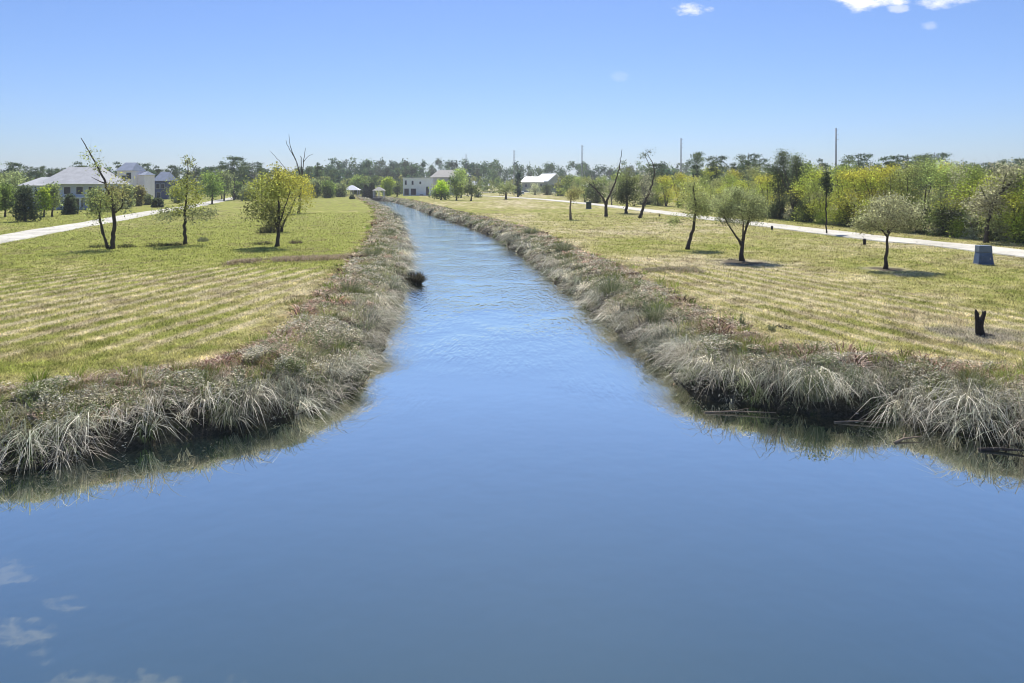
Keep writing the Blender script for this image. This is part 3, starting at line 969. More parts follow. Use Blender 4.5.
# trees near the left houses
for i, (bx, by, top, rx, kd, lab) in enumerate([
        (25, 221.5, 186, 13, 'dk', 'big dark conical evergreen left of the grey-roofed house'), (44, 217, 187, 7, 'lime', 'yellow-green small tree between two dark evergreens by the left house'),
        (52, 216.5, 184, 8, 'gr', 'grey-green slender tree in front of the left house wall'), (70, 214.5, 195, 7, 'dk', 'small dark evergreen in front of the left house porch'),
        (96, 213.5, 189, 8, 'gr', 'olive tree in front of the right half of the grey-roofed house'), (113, 211, 187, 8, 'br', 'thin brownish tree at the right end of the grey-roofed house'),
        (127, 208.5, 186, 7, 'gr', 'grey-green tree in front of the pink tower house wall'), (5, 217, 184, 10, 'mid', 'mid green tree at the left edge beside the dark evergreen'), (-14, 219, 182, 11, 'mid', 'mid green tree just outside the left edge'),
        (138, 206, 186, 6, 'br', 'brownish tree in front of the pink tower house'), (158, 207.5, 199, 5, 'dk', 'low dark shrub where the left road passes the pink house'), (147, 205, 195, 5, 'gr', 'grey-green shrub at the foot of the pink tower house'),
        (212, 204, 172, 11, 'mid', 'leafy tree with two thin stems beside the far left road'), (224, 201, 171, 10, 'gr', 'pale leafy tree right of the two-stemmed tree at the left road'),
        (247, 201, 187, 7, 'gr', 'round grey-green bush at the far end of the left lawn'), (238, 199, 181, 7, 'mid', 'green bush behind the far end of the left road'), (255, 199, 172, 6, 'bare', 'leafless mauve-grey tree left of the bushy yellow-green tree'),
        (178, 203, 186, 7, 'gr', 'grey shrub right of the dark blue house'), (12, 205, 172, 13, 'gr', 'broad grey-green tree behind the big dark evergreen'), (328, 198, 182, 8, 'mid', 'green bush right of the yellow tree, at the far edge of the lawn'),
        (340, 197, 184, 7, 'gr', 'grey-green bush left of the white-roofed pavilion'), (352, 199.2, 195.5, 2, 'dk', 'dark round bush in front of the white-roofed pavilion'),
        (366, 197, 180, 3.5, 'dk', 'dark upright evergreen between the two pavilions'), (372, 197, 179, 3.5, 'dk', 'dark upright evergreen touching the smaller pavilion'),
        (388, 196, 178, 7, 'lime', 'yellowish bush left of the far white house'), (358, 194.5, 177, 8, 'mid', 'green tree right behind the white-roofed pavilion'), (315, 198, 180, 7, 'gr', 'greyish bush just right of the yellow tree foot')]):
    cl = {'dk': [(.026, .036, .026), (.04, .05, .035)], 'lime': [(.16, .19, .04)], 'gr': [(.12, .135, .08)], 'mid': [(.075, .105, .035), (.10, .13, .045)], 'br': [(.105, .095, .05)], 'bare': [(.20, .18, .19)]}[kd]
    Y = 6 * F / (by - 184)
    s = Y / F
    hh = (by - top)
    cone = kd == 'dk'
    blobs = [(bx, by - hh * f, rx * (k_ if cone else k2), hh * .16, 26, 0 if f < .5 else -1) for f, k_, k2 in ((.2, 1.0, .55), (.42, .85, .9), (.64, .6, 1.0), (.84, .34, .75))]
    if by - hh > 200 or hh < 15:
        blobs = blobs[:]
    if not cone and hh > 25:
        blobs = blobs[1:]
    tree_px('evergreen' if cone else 'leafy_tree', (bx, by), [([(bx, by), (bx + .5, by - hh * .5), (bx, top + 1)], max(.6, hh * .03), .2)], blobs, lab, cat='tree',
            leaf=.13 + .0014 * Y, cols=cl, seed=300 + i, leaves=(8 if kd == 'bare' else 48), spread=max(.22, rx * s * .26), twig=.02, extra_twigs=(4 if kd == 'bare' else 0),
            bark='grey_bark' if kd == 'bare' else 'bark')


# ------------------------------------------------------------------ far woodland: masses nobody could count
def woodland(name, rows, seed, label, cols, leaf, per):
    rg = np.random.default_rng(seed)
    P_, C_, L_ = [], [], []
    tv, tsz = MB(), None
    for (px0, px1, step, Y0, Y1, t0, t1, wdt, base) in rows:
        px = px0
        while px < px1:
            Y = rg.uniform(Y0, Y1)
            X = (px - 512) / F * Y
            ztop = CZ + (HY - rg.uniform(t0, t1)) / F * Y
            H = max(2.0, ztop - GZ)
            n = int(per * rg.uniform(.7, 1.3))
            c = np.array(cols[rg.integers(len(cols))]) * rg.uniform(.75, 1.25)
            kk = rg.integers(5, 9)
            cen = np.stack([rg.normal(scale=wdt * .42, size=kk), rg.normal(scale=wdt * .42, size=kk), rg.uniform(base, 1.0, kk) ** .8], 1)
            cen[:, :2] *= (1.15 - cen[:, 2:3] * .75)
            q = rg.integers(kk, size=n)
            pts = cen[q] * (1, 1, H * .95) + rg.normal(size=(n, 3)) * (wdt * .2, wdt * .2, min(H * .07, wdt * .2))
            pts += (X, Y, GZ)
            pts[:, 2] = np.maximum(pts[:, 2], GZ + .2)
            P_.append(pts)
            C_.append(np.clip(c * rg.uniform(.7, 1.3, (n, 1)), 0, 1))
            px += step * rg.uniform(.6, 1.4)
    P_, C_ = np.vstack(P_), np.vstack(C_)
    o = leaf_mesh(name, P_, leaf, C_, M['leaf'], None, rg, .6)
    return tag(o, label, 'woodland', kind='stuff')


woodland('far_woodland', [(-260, 340, 5, 420, 520, 166, 176, 6, .25), (330, 500, 3.2, 520, 640, 158, 168, 7, .2), (300, 420, 3.4, 480, 560, 164, 173, 6, .2), (480, 700, 3.4, 590, 680, 160, 170, 7, .2),
                          (640, 1300, 6, 330, 460, 163, 172, 6, .2)], 61, 'far dark pine wood along the horizon', [(.028, .05, .036), (.036, .056, .038), (.048, .068, .038), (.04, .05, .045)], 1.1, 430)
woodland('far_scrub', [(310, 405, 3, 410, 450, 175, 183, 4, .05), (405, 520, 3, 470, 510, 176, 184, 4, .05), (520, 670, 3, 560, 600, 174, 182, 5, .05), (0, 330, 5, 330, 380, 176, 182, 4, .05),
                       (560, 650, 4, 300, 360, 174, 181, 4, .05), (-250, 5, 7, 200, 260, 172, 180, 4, .05)], 62,
         'far green and yellowish scrub in front of the pine wood', [(.10, .13, .05), (.14, .16, .06), (.08, .105, .05), (.13, .13, .065), (.15, .17, .06)], .7, 300)


# ------------------------------------------------------------------ buildings
def house(name, loc, label, cat='house'):
    return empty(name, loc, 0, label, cat)


def windows(root, spots, y, wname='window'):
    for x, z, ww, wh in spots:
        fr = MB().box(x - ww / 2 - .1, x + ww / 2 + .1, y - .12, y + .05, z - .1, z + wh + .1).build(wname, M['trim'], root)
        MB().box(x - ww / 2, x + ww / 2, y - .16, y - .13, z, z + wh).box(x - ww / 2, x - ww / 2 + .01, y - .17, y - .12, z, z + wh).build('pane', M['glass'], fr)


# grey-roofed two-storey house, left (about 170 m away); metres per px = .24
YA = 170.0
sA = YA / F
XA = lambda px: (px - 512) * sA
r = house('large_house', (XA(75), YA, GZ), 'large blue-grey house with long grey hipped roof and porch, far left beyond the road')
x0, x1 = XA(46) - XA(75), XA(101) - XA(75)
MB().box(x0, x1, 0, 11, 0, 6.0).build('wall', M['wall_blue'], r)
MB().box(XA(18) - XA(75), x0 - .02, 1.5, 10, 0, 5.6).build('side_wing', M['wall_blue'], r)
MB().gable(x0 - .7, x1 + .7, -2.4, 12, 6.0, 10.1, 'x', 3.2).build('roof', M['roof_grey'], r)
MB().gable(XA(15) - XA(75), x0 + 2.5, .6, 10.8, 5.65, 7.7, 'x', 2.6).build('wing_roof', M['roof_grey'], r)
pr = MB().box(x0 - .2, x1 + .2, -2.2, -.03, 2.75, 3.0).build('porch_deck', M['trim'], r)
for i in range(8):
    xx = x0 + (x1 - x0) * i / 7
    MB().box(xx - .16, xx + .16, -2.1, -1.8, 0, 2.74).build('porch_column', M['trim'], r)
windows(r, [(x0 + 2.2 + i * 2.9, 3.6, 1.5, 1.7) for i in range(4)], 0)
windows(r, [(x0 + 2.2 + i * 2.9, .5, 1.4, 1.9) for i in range(4)], 0)

# pale pink tower house
YB = 205.0
sB = YB / F
XB = lambda px: (px - 135) * sB
r = house('tower_house', ((135 - 512) * sB, YB, GZ), 'pale pink tower house with slate blue roofs, right of the leaning tree')
MB().box(XB(117), XB(132), 0, 7, 0, 9.8).build('wall', M['wall_pink'], r)
MB().box(XB(132) + .02, XB(139), 3.0, 9, 0, 8.6).build('side_wing', M['wall_pink'], r)
MB().box(XB(104), XB(117) - .02, 1.2, 8, 0, 7.2).build('side_wing', M['wall_pink'], r)
MB().gable(XB(116), XB(133), -.6, 7.6, 9.82, 12.2, 'x', .8).build('roof', M['roof_slate'], r)
MB().gable(XB(133.2), XB(140), 2.6, 9.4, 8.62, 9.7, 'x', .6).build('wing_roof', M['roof_slate'], r)
MB().gable(XB(103), XB(118), .8, 8.4, 7.22, 8.4, 'x', .8).build('wing_roof', M['roof_slate'], r)
windows(r, [(XB(124), 7.0, 1.1, 1.4), (XB(129), 7.4, 1.3, 1.8), (XB(124), 3.6, 1.1, 1.5)], 0)
MB().box(XB(118.5), XB(122), -.05, .02, 0, 2.3).build('door', M['glass'], r)

# dark blue house
YC = 280.0
sC = YC / F
XC = lambda px: (px - 164) * sC
r = house('blue_house', ((164 - 512) * sC, YC, GZ), 'dark blue house with slate roof between the pink tower and the slender tree')
MB().box(XC(154), XC(167), 0, 8, 0, 7.2).build('wall', M['wall_navy'], r)
MB().gable(XC(153), XC(168), -.8, 8.8, 7.22, 10.8, 'x', 1.2).build('roof', M['roof_slate'], r)
windows(r, [(XC(158), 4.2, 1.4, 1.8), (XC(163), 4.2, 1.4, 1.8), (XC(159), .8, 1.4, 2)], 0)

# far white house
YD = 372.0
sD = YD / F
XD = lambda px: (px - 417) * sD
r = house('white_house', ((417 - 512) * sD, YD, GZ), 'far white two-storey house with dark ground floor openings beside the canal')
MB().box(XD(403), XD(431), 0, 9, 0, 8.9).build('wall', M['wall_white'], r)
MB().box(XD(402.4), XD(431.4), -.3, 9.3, 8.92, 9.3).build('parapet', M['trim'], r)
windows(r, [(XD(405.8), 5.6, .9, 2.2), (XD(412.6), 5.6, .9, 2.0), (XD(420.3), 6.0, .8, 1.2)], 0)
for a, b_ in ((404.3, 408.8), (411.0, 416.0)):
    MB().box(XD(a), XD(b_), -.08, .03, .3, 3.6).build('garage_door', M['glass'], r)
MB().box(XD(420), XD(423.3), -1.2, -.02, 0, .9).build('step', M['concrete'], r)
MB().box(XD(426), XD(429), -.07, .03, .2, 4.6).build('door', M['glass'], r)
r = house('grey_house', ((443 - 512) * sD, YD + 12, GZ), 'grey house with broad hipped roof behind the far white house')
XE = lambda px: (px - 443) * sD * 1.03
MB().box(XE(429), XE(456), 0, 12, 0, 9.6).build('wall', M['wall_grey'], r)
MB().gable(XE(427.5), XE(457.5), -.8, 12.8, 9.62, 13.6, 'x', 4.2).build('roof', M['roof_tan'], r)
windows(r, [(XE(438), 5.8, 1.2, 2.4), (XE(447), 5.8, 1.2, 2.2)], 0)

# white-roofed buildings
YG_ = 540.0
sG = YG_ / F
XG = lambda px: (px - 535) * sG
r = house('long_house', ((535 - 512) * sG, YG_, GZ), 'far long sage house under a white hipped metal roof')
MB().box(XG(522), XG(545), 0, 12, 0, 7.4).build('wall', M['wall_sage'], r)
MB().gable(XG(520.5), XG(546.5), -1.5, 13.5, 7.42, 11.6, 'x', 3.5).build('roof', M['roof_white'], r)
windows(r, [(XG(526 + 5 * i), 3.6, 1.4, 2.2) for i in range(4)], 0)
XH = lambda px: (px - 556) * sG
r = house('gable_house', ((556 - 512) * sG, YG_ + 3, GZ), 'far grey-green gabled house with white roof edge right of the long sage house')
r.rotation_euler = (0, 0, R(42))
gx0, gx1, gm = XH(543.5), XH(567), XH(556)
MB().add([(gx0 + .6, 0, 0), (gx1 - .6, 0, 0), (gx1 - .6, 0, 8), (gm, 0, 13.4), (gx0 + .6, 0, 8), (gx0 + .6, 14, 0), (gx1 - .6, 14, 0), (gx1 - .6, 14, 8), (gm, 14, 13.4), (gx0 + .6, 14, 8)],
         [(0, 1, 2, 3, 4), (9, 8, 7, 6, 5), (0, 5, 6, 1), (1, 6, 7, 2), (4, 9, 5, 0)]).build('wall', M['wall_sage'], r)
mbr = MB()
for sx, ex in ((-1, gx0), (1, gx1)):
    zz = 7.7
    vs = [(gm, -1, 13.55), (ex, -1, zz), (ex, 15, zz), (gm, 15, 13.55), (gm, -1, 13.95), (ex, -1, zz + .4), (ex, 15, zz + .4), (gm, 15, 13.95)]
    mbr.add(vs, [(0, 1, 2, 3), (7, 6, 5, 4), (0, 4, 5, 1), (1, 5, 6, 2), (2, 6, 7, 3)])
mbr.build('roof', M['roof_white'], r)
windows(r, [(XH(552), 3.5, 1.4, 2.2), (XH(560), 3.5, 1.4, 2.2)], 0)
r = house('small_house', ((585 - 512) / F * 420, 420, GZ), 'small far house with white roof behind the forked tree')
MB().box(-3.2, 3.2, 0, 6, 0, 3.4).build('wall', M['wall_grey'], r)
MB().gable(-3.8, 3.8, -.6, 6.6, 3.42, 5.6, 'x', .8).build('roof', M['roof_white'], r)
windows(r, [(-1.4, 1.1, .9, 1.3), (1.4, 1.1, .9, 1.3)], 0)
# white wall of a low shed beside the road
r = house('parked_van', ((522.5 - 512) / F * 400, 400, GZ), 'tiny white van parked by the narrow dark cypress', 'van')
MB().box(-1.0, 1.0, 0, 4.6, .4, 1.9, .12, .3).build('body', M['roof_white'], r, bevel=.1)
MB().box(-.8, .8, -.02, .25, 1.15, 1.7).build('windscreen', M['glass'], r)
for sx in (-.85, .85):
    for sy in (.9, 3.7):
        MB().tube([(sx - .1, sy, .34), (sx + .1, sy, .34)], [.34, .34], 12).build('wheel', M['char'], r)


# pavilions and jetty at the end of the canal
def pavilion(name, px, Y, wd, dp, eave, apex, roofm, label, z=GZ):
    r = house(name, ((px - 512) / F * Y, Y, z), label, 'pavilion')
    h = wd / 2
    MB().add([(-h, -dp / 2, eave), (h, -dp / 2, eave), (h, dp / 2, eave), (-h, dp / 2, eave), (-h * .12, 0, apex), (h * .12, 0, apex)],
             [(3, 2, 1, 0), (0, 1, 5, 4), (1, 2, 5), (2, 3, 4, 5), (3, 0, 4)]).build('roof', roofm, r)
    for sx in (-.82, 0, .82):
        for sy in (-.78, .78):
            MB().box(sx * h - .13, sx * h + .13, sy * dp / 2 - .13, sy * dp / 2 + .13, 0, eave + .02).build('post', M['trim'], r)
    MB().box(-h * .95, h * .95, -dp * .46, dp * .46, -.9, .12).build('deck', M['timber'], r)
    MB().box(-h * .85, h * .85, -dp * .43, -dp * .40, .8, .95).box(-h * .85, h * .85, -dp * .43, -dp * .40, .35, .45).build('railing', M['timber'], r)


pavilion('pavilion', 352, 355, 8.2, 6, 3.0, 5.4, M['roof_white'], 'white-roofed open pavilion at the far end of the canal, left bank')
pavilion('pavilion', 379, 322, 5.4, 5, 3.4, 5.0, M['roof_tan'], 'smaller tan-roofed pavilion standing at the far canal end', 1.0)
r = house('jetty', ((367 - 512) / F * 345, 345, 0), 'low timber footbridge between the two far pavilions', 'footbridge')
MB().box(-5, 5, -1, 1, 1.0, 1.2).build('deck', M['timber'], r)
MB().box(-5, 5, -.98, -.9, 1.9, 2.02).box(-5, 5, -.98, -.9, 1.5, 1.58).build('railing', M['timber'], r)
for i in range(6):
    MB().box(-4.8 + i * 1.9, -4.6 + i * 1.9, -.95, -.75, -1, .98).build('post', M['timber'], r)

# utility poles: a straight line of tall poles
POLES = [(836, 128, 240, 'tallest-looking utility pole, rising from the wood on the right'), (681, 138, 290, 'utility pole above the yellow trees left of the crooked tree'),
         (582, 145, 340, 'utility pole right of the far gabled house'), (514, 150, 390, 'thin far utility pole above the narrow dark cypress'), (466, 154, 455, 'faintest far utility pole right of the grey house')]
for px, top, Y, lab in POLES:
    h = CZ + (HY - top) / F * Y - GZ
    r = empty('utility_pole', ((px - 512) / F * Y, Y, GZ), 0, lab, 'utility pole', 'utility poles in a line across the distance')
    MB().tube([(0, 0, -.5), (0, 0, h * .5), (0, 0, h)], [.30, .26, .20], 10).build('pole', M['pole'], r, smooth=True)
    for k_ in range(3):
        MB().tube([(0, 0, h - .8 - 1.6 * k_), (.9, 0, h - .6 - 1.6 * k_)], [.07, .05], 6).build('insulator_arm', M['pole'], r)

# blue cabinet on the right lawn
X, Y = W(983.5, 264)
r = empty('utility_cabinet', (X, Y, float(gz([X], [Y])[0])), R(-8), 'blue utility cabinet with grey lid on the lawn by the right road', 'utility cabinet')
MB().box(-.56, .56, -.46, .46, -.05, .06).build('plinth', M['concrete'], r)
MB().box(-.54, .54, -.43, .43, .06, .90, .10, .05).build('body', M['cabinet'], r, bevel=.03)
MB().box(-.46, .46, -.39, .39, .905, 1.42, .02, .04).build('lid', M['cabinet_lid'], r, bevel=.04)
MB().box(-.38, .38, -.455, -.425, .18, .70, .05, 0).build('door', M['cabinet'], r, bevel=.008)
MB().box(.22, .28, -.49, -.46, .40, .54).build('handle', M['pole'], r)

# dark green box by the road
X, Y = W(588.7, 209)
r = empty('utility_box', (X, Y, GZ), 0, 'dark green utility box beside the road under the forked tree', 'utility box')
MB().box(-.72, .72, -.6, .6, -.05, .12).build('plinth', M['concrete'], r)
MB().box(-.62, .62, -.5, .5, .12, 1.45, .04, .04).build('body', M['green_box'], r, bevel=.03)
MB().box(-.66, .66, -.55, .55, 1.455, 1.75, .15, .15).build('lid', M['green_box'], r, bevel=.03)

# small dark stubs
for px, py, h, lab in [(772, 229.6, .5, 'short black utility stub on the grass right of the round tree'), (659.5, 216.5, .42, 'short black stub on the grass by the leaning tree'), (864.5, 244.5, .6, 'short dark stub on the grass left of the domed grey tree')]:
    X, Y = W(px, py)
    r = empty('marker_stub', (X, Y, float(gz([X], [Y])[0])), 0, lab, 'marker', 'short stubs along the right road')
    MB().tube([(0, 0, -.1), (0, 0, h * .8), (0, 0, h)], [.15, .15, .10], 10).build('post', M['char'], r, smooth=False)
    MB().tube([(0, 0, h * .78), (0, 0, h * .86)], [.17, .17], 10).build('cap_ring', M['char'], r)

# burnt forked stump
X, Y = W(980, 335.5)
r = empty('tree_stump', (X, Y, float(gz([X], [Y])[0]) - .04), 0, 'charred forked tree stump standing alone on the right field', 'tree stump')
mb = MB()
mb.tube([(0, 0, -.05), (.01, 0, .12), (-.03, 0, .35), (-.02, 0, .62), (-.03, .01, .70)], [.24, .17, .145, .15, .10], 9)
mb.tube([(-.05, 0, .52), (-.12, 0, .78), (-.14, .02, .98), (-.15, .02, 1.07)], [.11, .085, .06, .02], 7)
mb.tube([(.02, 0, .52), (.09, -.02, .76), (.17, -.02, .95), (.20, -.02, 1.03)], [.11, .085, .065, .02], 7)
mb.tube([(.05, 0, .3), (.18, .05, .34)], [.06, .02], 6)
mb.tube([(.1, 0, .06), (.4, -.1, .04), (.6, -.12, .03)], [.1, .07, .03], 6)
mb.tube([(-.1, 0, .8), (-.02, .03, .95)], [.04, .01], 5)
mb.tube([(.12, 0, .86), (.10, .04, 1.08)], [.03, .008], 5)
mb.build('trunk', M['char'], r)


# ------------------------------------------------------------------ grass of the banks and the field
def blades(name, base, hgt, dirx, diry, lean, arch, width, col, mat, segs=3, parent=None):
    """ribbons: rise to hgt, bend sideways by lean; arch pulls the tips down again"""
    n = len(base)
    ts = np.linspace(0, 1, segs + 1)
    rows = []
    az = rng.uniform(0, math.pi, n)
    wx, wy = np.cos(az) * width * .5, np.sin(az) * width * .5
    for t_ in ts:
        x = base[:, 0] + dirx * lean * t_ ** 1.5
        y = base[:, 1] + diry * lean * t_ ** 1.5
        z = base[:, 2] + hgt * ((1 + arch) * t_ - arch * t_ * t_ * 1.35)
        z = np.maximum(z, .015)
        if t_ < 1:
            k_ = 1.0 - .55 * t_
            rows += [np.stack([x - wx * k_, y - wy * k_, z], 1), np.stack([x + wx * k_, y + wy * k_, z], 1)]
        else:
            rows.append(np.stack([x, y, z], 1))
    nv = 2 * segs + 1
    V_ = np.stack(rows, 1).reshape(-1, 3)
    pat, sz = [], []
    for s_ in range(segs - 1):
        a = 2 * s_
        pat += [a, a + 1, a + 3, a + 2]
        sz.append(4)
    a = 2 * (segs - 1)
    pat += [a, a + 1, a + 2]
    sz.append(3)
    loops = (np.arange(n)[:, None] * nv + np.array(pat)[None]).ravel()
    sizes = np.tile(sz, n)
    return V_, sizes, loops, np.repeat(col, nv, 0)


def join(parts):
    V_, S_, L_, C_, k_ = [], [], [], [], 0
    for v, s_, l_, c_ in parts:
        V_.append(v)
        S_.append(s_)
        L_.append(l_ + k_)
        C_.append(c_)
        k_ += len(v)
    return np.vstack(V_), np.concatenate(S_), np.concatenate(L_), np.vstack(C_)


def shore_samples(line, side):
    """points along a shore with land normal"""
    seg = np.linalg.norm(np.diff(line, axis=0), axis=1)
    s = np.r_[0, np.cumsum(seg)]
    u = np.arange(0, s[-1], .1)
    p = np.stack([np.interp(u, s, line[:, 0]), np.interp(u, s, line[:, 1])], 1)
    d = np.gradient(p, axis=0)
    for _ in range(12):
        d[1:-1] = (d[:-2] + d[1:-1] + d[2:]) / 3
    d /= np.linalg.norm(d, axis=1)[:, None] + 1e-9
    nrm = np.stack([-d[:, 1], d[:, 0]], 1) * side
    return p, nrm


PAL_PALE = np.array([(.30, .285, .235), (.215, .215, .175), (.38, .355, .29), (.17, .18, .135), (.25, .225, .185)])
PAL_WEED = np.array([(.115, .135, .07), (.175, .185, .11), (.235, .23, .155), (.095, .125, .05), (.28, .265, .185), (.33, .305, .23)])
PAL_BEIGE = np.array([(.39, .35, .265), (.33, .295, .22), (.45, .41, .32), (.26, .235, .17)])
PAL_GREEN = np.array([(.155, .175, .055), (.20, .205, .075), (.12, .15, .045), (.23, .225, .10)])
PAL_BROWN = np.array([(.29, .21, .165), (.36, .28, .22), (.21, .15, .12), (.42, .35, .28), (.11, .08, .065)])
PAL_STRAW = np.array([(.38, .33, .20), (.33, .28, .16), (.27, .25, .12)])


def bank(line, side, name, label):
    p, nrm = shore_samples(line, side)
    p = p + nrm * .55
    keep = (np.abs(p[:, 0]) < p[:, 1] * .78 + 3) & (p[:, 1] > 12) & (p[:, 1] < 345)
    p, nrm = p[keep], nrm[keep]
    Y = p[:, 1]
    lod = np.clip(Y / 24.0, 1, 9)
    parts = []
    stats = []

    def clumps(per_m, s0, s1, bl_n, rad, hr, lean_r, arch_r, wid, pal, outward, spread_dir, bias=1.0, mask=None):
        prob = per_m * .1 / lod ** 1.25
        reps = rng.poisson(prob)
        idx = np.repeat(np.arange(len(p)), reps)
        if not len(idx):
            return
        sd = (s0 + (s1 - s0) * rng.uniform(0, 1, len(idx)) ** bias) * np.interp(Y[idx], [26, 45], [.70, .84])
        c_ = p[idx] + nrm[idx] * sd[:, None] + rng.normal(scale=.08, size=(len(idx), 2))
        if mask is not None:
            kp = mask(c_[:, 0], c_[:, 1])
            idx, c_ = idx[kp], c_[kp]
        if not len(idx):
            return
        ccol = pal[rng.integers(len(pal), size=len(idx))] * rng.uniform(.42, 1.5, (len(idx), 1))
        csz = rng.uniform(.6, 1.3, len(idx)) * (.55 + .9 * vnoise(c_[:, 0], c_[:, 1], 2.2, 91))
        n_ = rng.poisson(bl_n, len(idx))
        q = np.repeat(np.arange(len(idx)), n_)
        n = len(q)
        l_ = lod[idx][q]
        a = rng.uniform(0, 2 * math.pi, n)
        r0 = rad * np.sqrt(rng.uniform(0, 1, n)) * l_ ** .45
        bx, by = c_[q, 0] + np.cos(a) * r0, c_[q, 1] + np.sin(a) * r0
        sdb = sdist(bx, by)
        ok = sdb > -.12
        z = gz(bx, by, np.maximum(sdb, 0.0))
        dx = np.cos(a) * spread_dir - nrm[idx][q, 0] * outward + rng.normal(scale=.15, size=n)
        dy_ = np.sin(a) * spread_dir - nrm[idx][q, 1] * outward + rng.normal(scale=.15, size=n)
        h = rng.uniform(*hr, n) * csz[q]
        ln = rng.uniform(*lean_r, n) * csz[q]
        ar = rng.uniform(*arch_r, n)
        wd = wid * rng.uniform(.7, 1.4, n) * l_ ** .9
        col = np.clip(ccol[q] * rng.uniform(.6, 1.45, (n, 1)), 0, 1)
        B = np.stack([bx, by, z - .02], 1)[ok]
        parts.append(blades(name, B, h[ok], dx[ok], dy_[ok], ln[ok], ar[ok], wd[ok], col[ok], None))

    # draped pale tussocks at the water's edge
    clumps(4.8, .22, 1.15, 42, .15, (.18, .52), (.45, 1.2), (1.4, 4.0), .019, PAL_PALE, .75, .75, mask=lambda x, y: vnoise(x, y, 1.4, 19) > .25)
    clumps(2.8, .04, .8, 34, .16, (.14, .4), (.25, .65), (1.0, 3.2), .015, PAL_WEED, .7, .6)
    # weeds on the slope
    clumps(8.0, .8, 2.7 if side > 0 else 2.3, 40, .24, (.14, .48), (.1, .5), (.0, 1.0), .013, PAL_WEED, .18, .9)
    clumps(6.0, .6, 2.5 if side > 0 else 2.0, 36, .24, (.12, .42), (.3, .7), (.6, 1.6), .013, PAL_PALE, .35, .9)
    # matted dead growth on the crest
    mk = lambda x, y: fbm(x, y, 3.0, 95) > (.46 if side > 0 else .38)
    clumps(24.0, 2.7, 5.3, 42, .30, (.04, .20), (.2, .55), (.3, 1.5), .015, PAL_BROWN, .1, 1.0, mask=mk)
    clumps(9.0, .9, 4.0 if side > 0 else 3.2, 44, .24, (.16, .52), (.1, .4), (.0, .8), .013, PAL_GREEN, .1, .9, mask=lambda x, y: fbm(x, y, 2.0, 103) > .50)
    clumps(13.0, 1.4, 4.2 if side > 0 else 3.0, 40, .32, (.05, .26), (.25, .65), (.4, 1.8), .014, PAL_BEIGE, .25, 1.0, mask=lambda x, y: fbm(x, y, 2.4, 97) > .52)
    clumps(6.0 if side > 0 else 2.0, 3.2, 6.4, 34, .30, (.06, .22), (.15, .4), (.2, 1.2), .013, PAL_STRAW, .05, 1.0)
    clumps(2.2, 3.0, 6.0, 40, .22, (.15, .45), (.1, .3), (.0, .6), .014, np.array([(.12, .17, .03), (.17, .21, .04)]), .0, .8)
    # cut brown debris heaped on the crest
    DEB = np.array([(.24, .14, .105), (.31, .21, .16), (.11, .065, .05), (.40, .31, .25), (.06, .04, .034)])
    clumps(38.0 if side < 0 else 7.0, 2.8 if side < 0 else 2.2, 5.2, 26, .34, (.06, .36), (.2, .6), (.2, 1.2), .042, DEB, .05, 1.0, mask=lambda x, y: fbm(x, y, 3.4, 99) > (.40 if side < 0 else .5))
    # small leaves of low weeds scattered through the slope
    nf = 190000
    pr_ = 1 / lod ** 1.6
    idx = rng.choice(len(p), nf, p=pr_ / pr_.sum())
    sd = rng.uniform(.3, 5.0, nf) * np.interp(Y[idx], [26, 45], [.70, .84])
    c_ = p[idx] + nrm[idx] * sd[:, None] + rng.normal(scale=.2, size=(nf, 2))
    kp = vnoise(c_[:, 0], c_[:, 1], .55, 33) * .6 + vnoise(c_[:, 0], c_[:, 1], 1.7, 34) * .4 > .44
    idx, c_ = idx[kp], c_[kp]
    nf = len(idx)
    base = gz(c_[:, 0], c_[:, 1])
    hh = .06 + .42 * vnoise(c_[:, 0], c_[:, 1], 1.1, 35) * np.clip(1.3 - sdist(c_[:, 0], c_[:, 1]) / 6, .3, 1)
    C3 = np.stack([c_[:, 0], c_[:, 1], np.maximum(base, 0) + hh * rng.uniform(.3, 1.05, nf)], 1)
    pal = np.vstack([PAL_WEED, PAL_PALE[:3], PAL_BEIGE, PAL_WEED[:4], PAL_BROWN[:2]])
    tint = vnoise(c_[:, 0], c_[:, 1], .8, 36) * .5 + .5 * vnoise(c_[:, 0], c_[:, 1], 2.6, 37)
    lc = pal[np.clip((tint * 1.6 - .3 + rng.normal(scale=.12, size=nf)) * len(pal), 0, len(pal) - 1).astype(int)] * rng.uniform(.6, 1.5, (nf, 1))
    a = rng.normal(size=(nf, 3)) * (1, 1, .45); a /= np.linalg.norm(a, axis=1)[:, None]
    sdn = sd[kp]
    crest = (sdn > 2.4) & (rng.uniform(0, 1, nf) < .5)
    lc[crest] = PAL_BROWN[rng.integers(len(PAL_BROWN), size=crest.sum())] * rng.uniform(.6, 1.5, (crest.sum(), 1))
    C3[crest, 2] = np.maximum(base[crest], 0) + rng.uniform(.02, .16, crest.sum())
    q = np.cross(a, rng.normal(size=(nf, 3)) * .55 + (0, 0, 1)); q /= np.linalg.norm(q, axis=1)[:, None]
    L = (rng.uniform(.025, .065, nf) * lod[idx] ** .8)[:, None]
    parts.append((np.stack([C3 - a * L, C3 + q * L * .35, C3 + a * L, C3 - q * L * .35], 1).reshape(-1, 3), np.full(nf, 4), np.arange(4 * nf), np.repeat(np.clip(lc, 0, 1), 4, 0)))
    V_, S_, L_, C_ = join(parts)
    o = np_mesh(name, V_, S_, L_, M['blade'], None, C_)
    print(name, len(S_), 'faces')
    return tag(o, label, 'bank grass', kind='stuff')


bank(LS, 1, 'bank_grass', 'tall pale and brown grass along the left bank')
bank(RS, 1, 'bank_grass', 'tall pale and brown grass along the right bank')


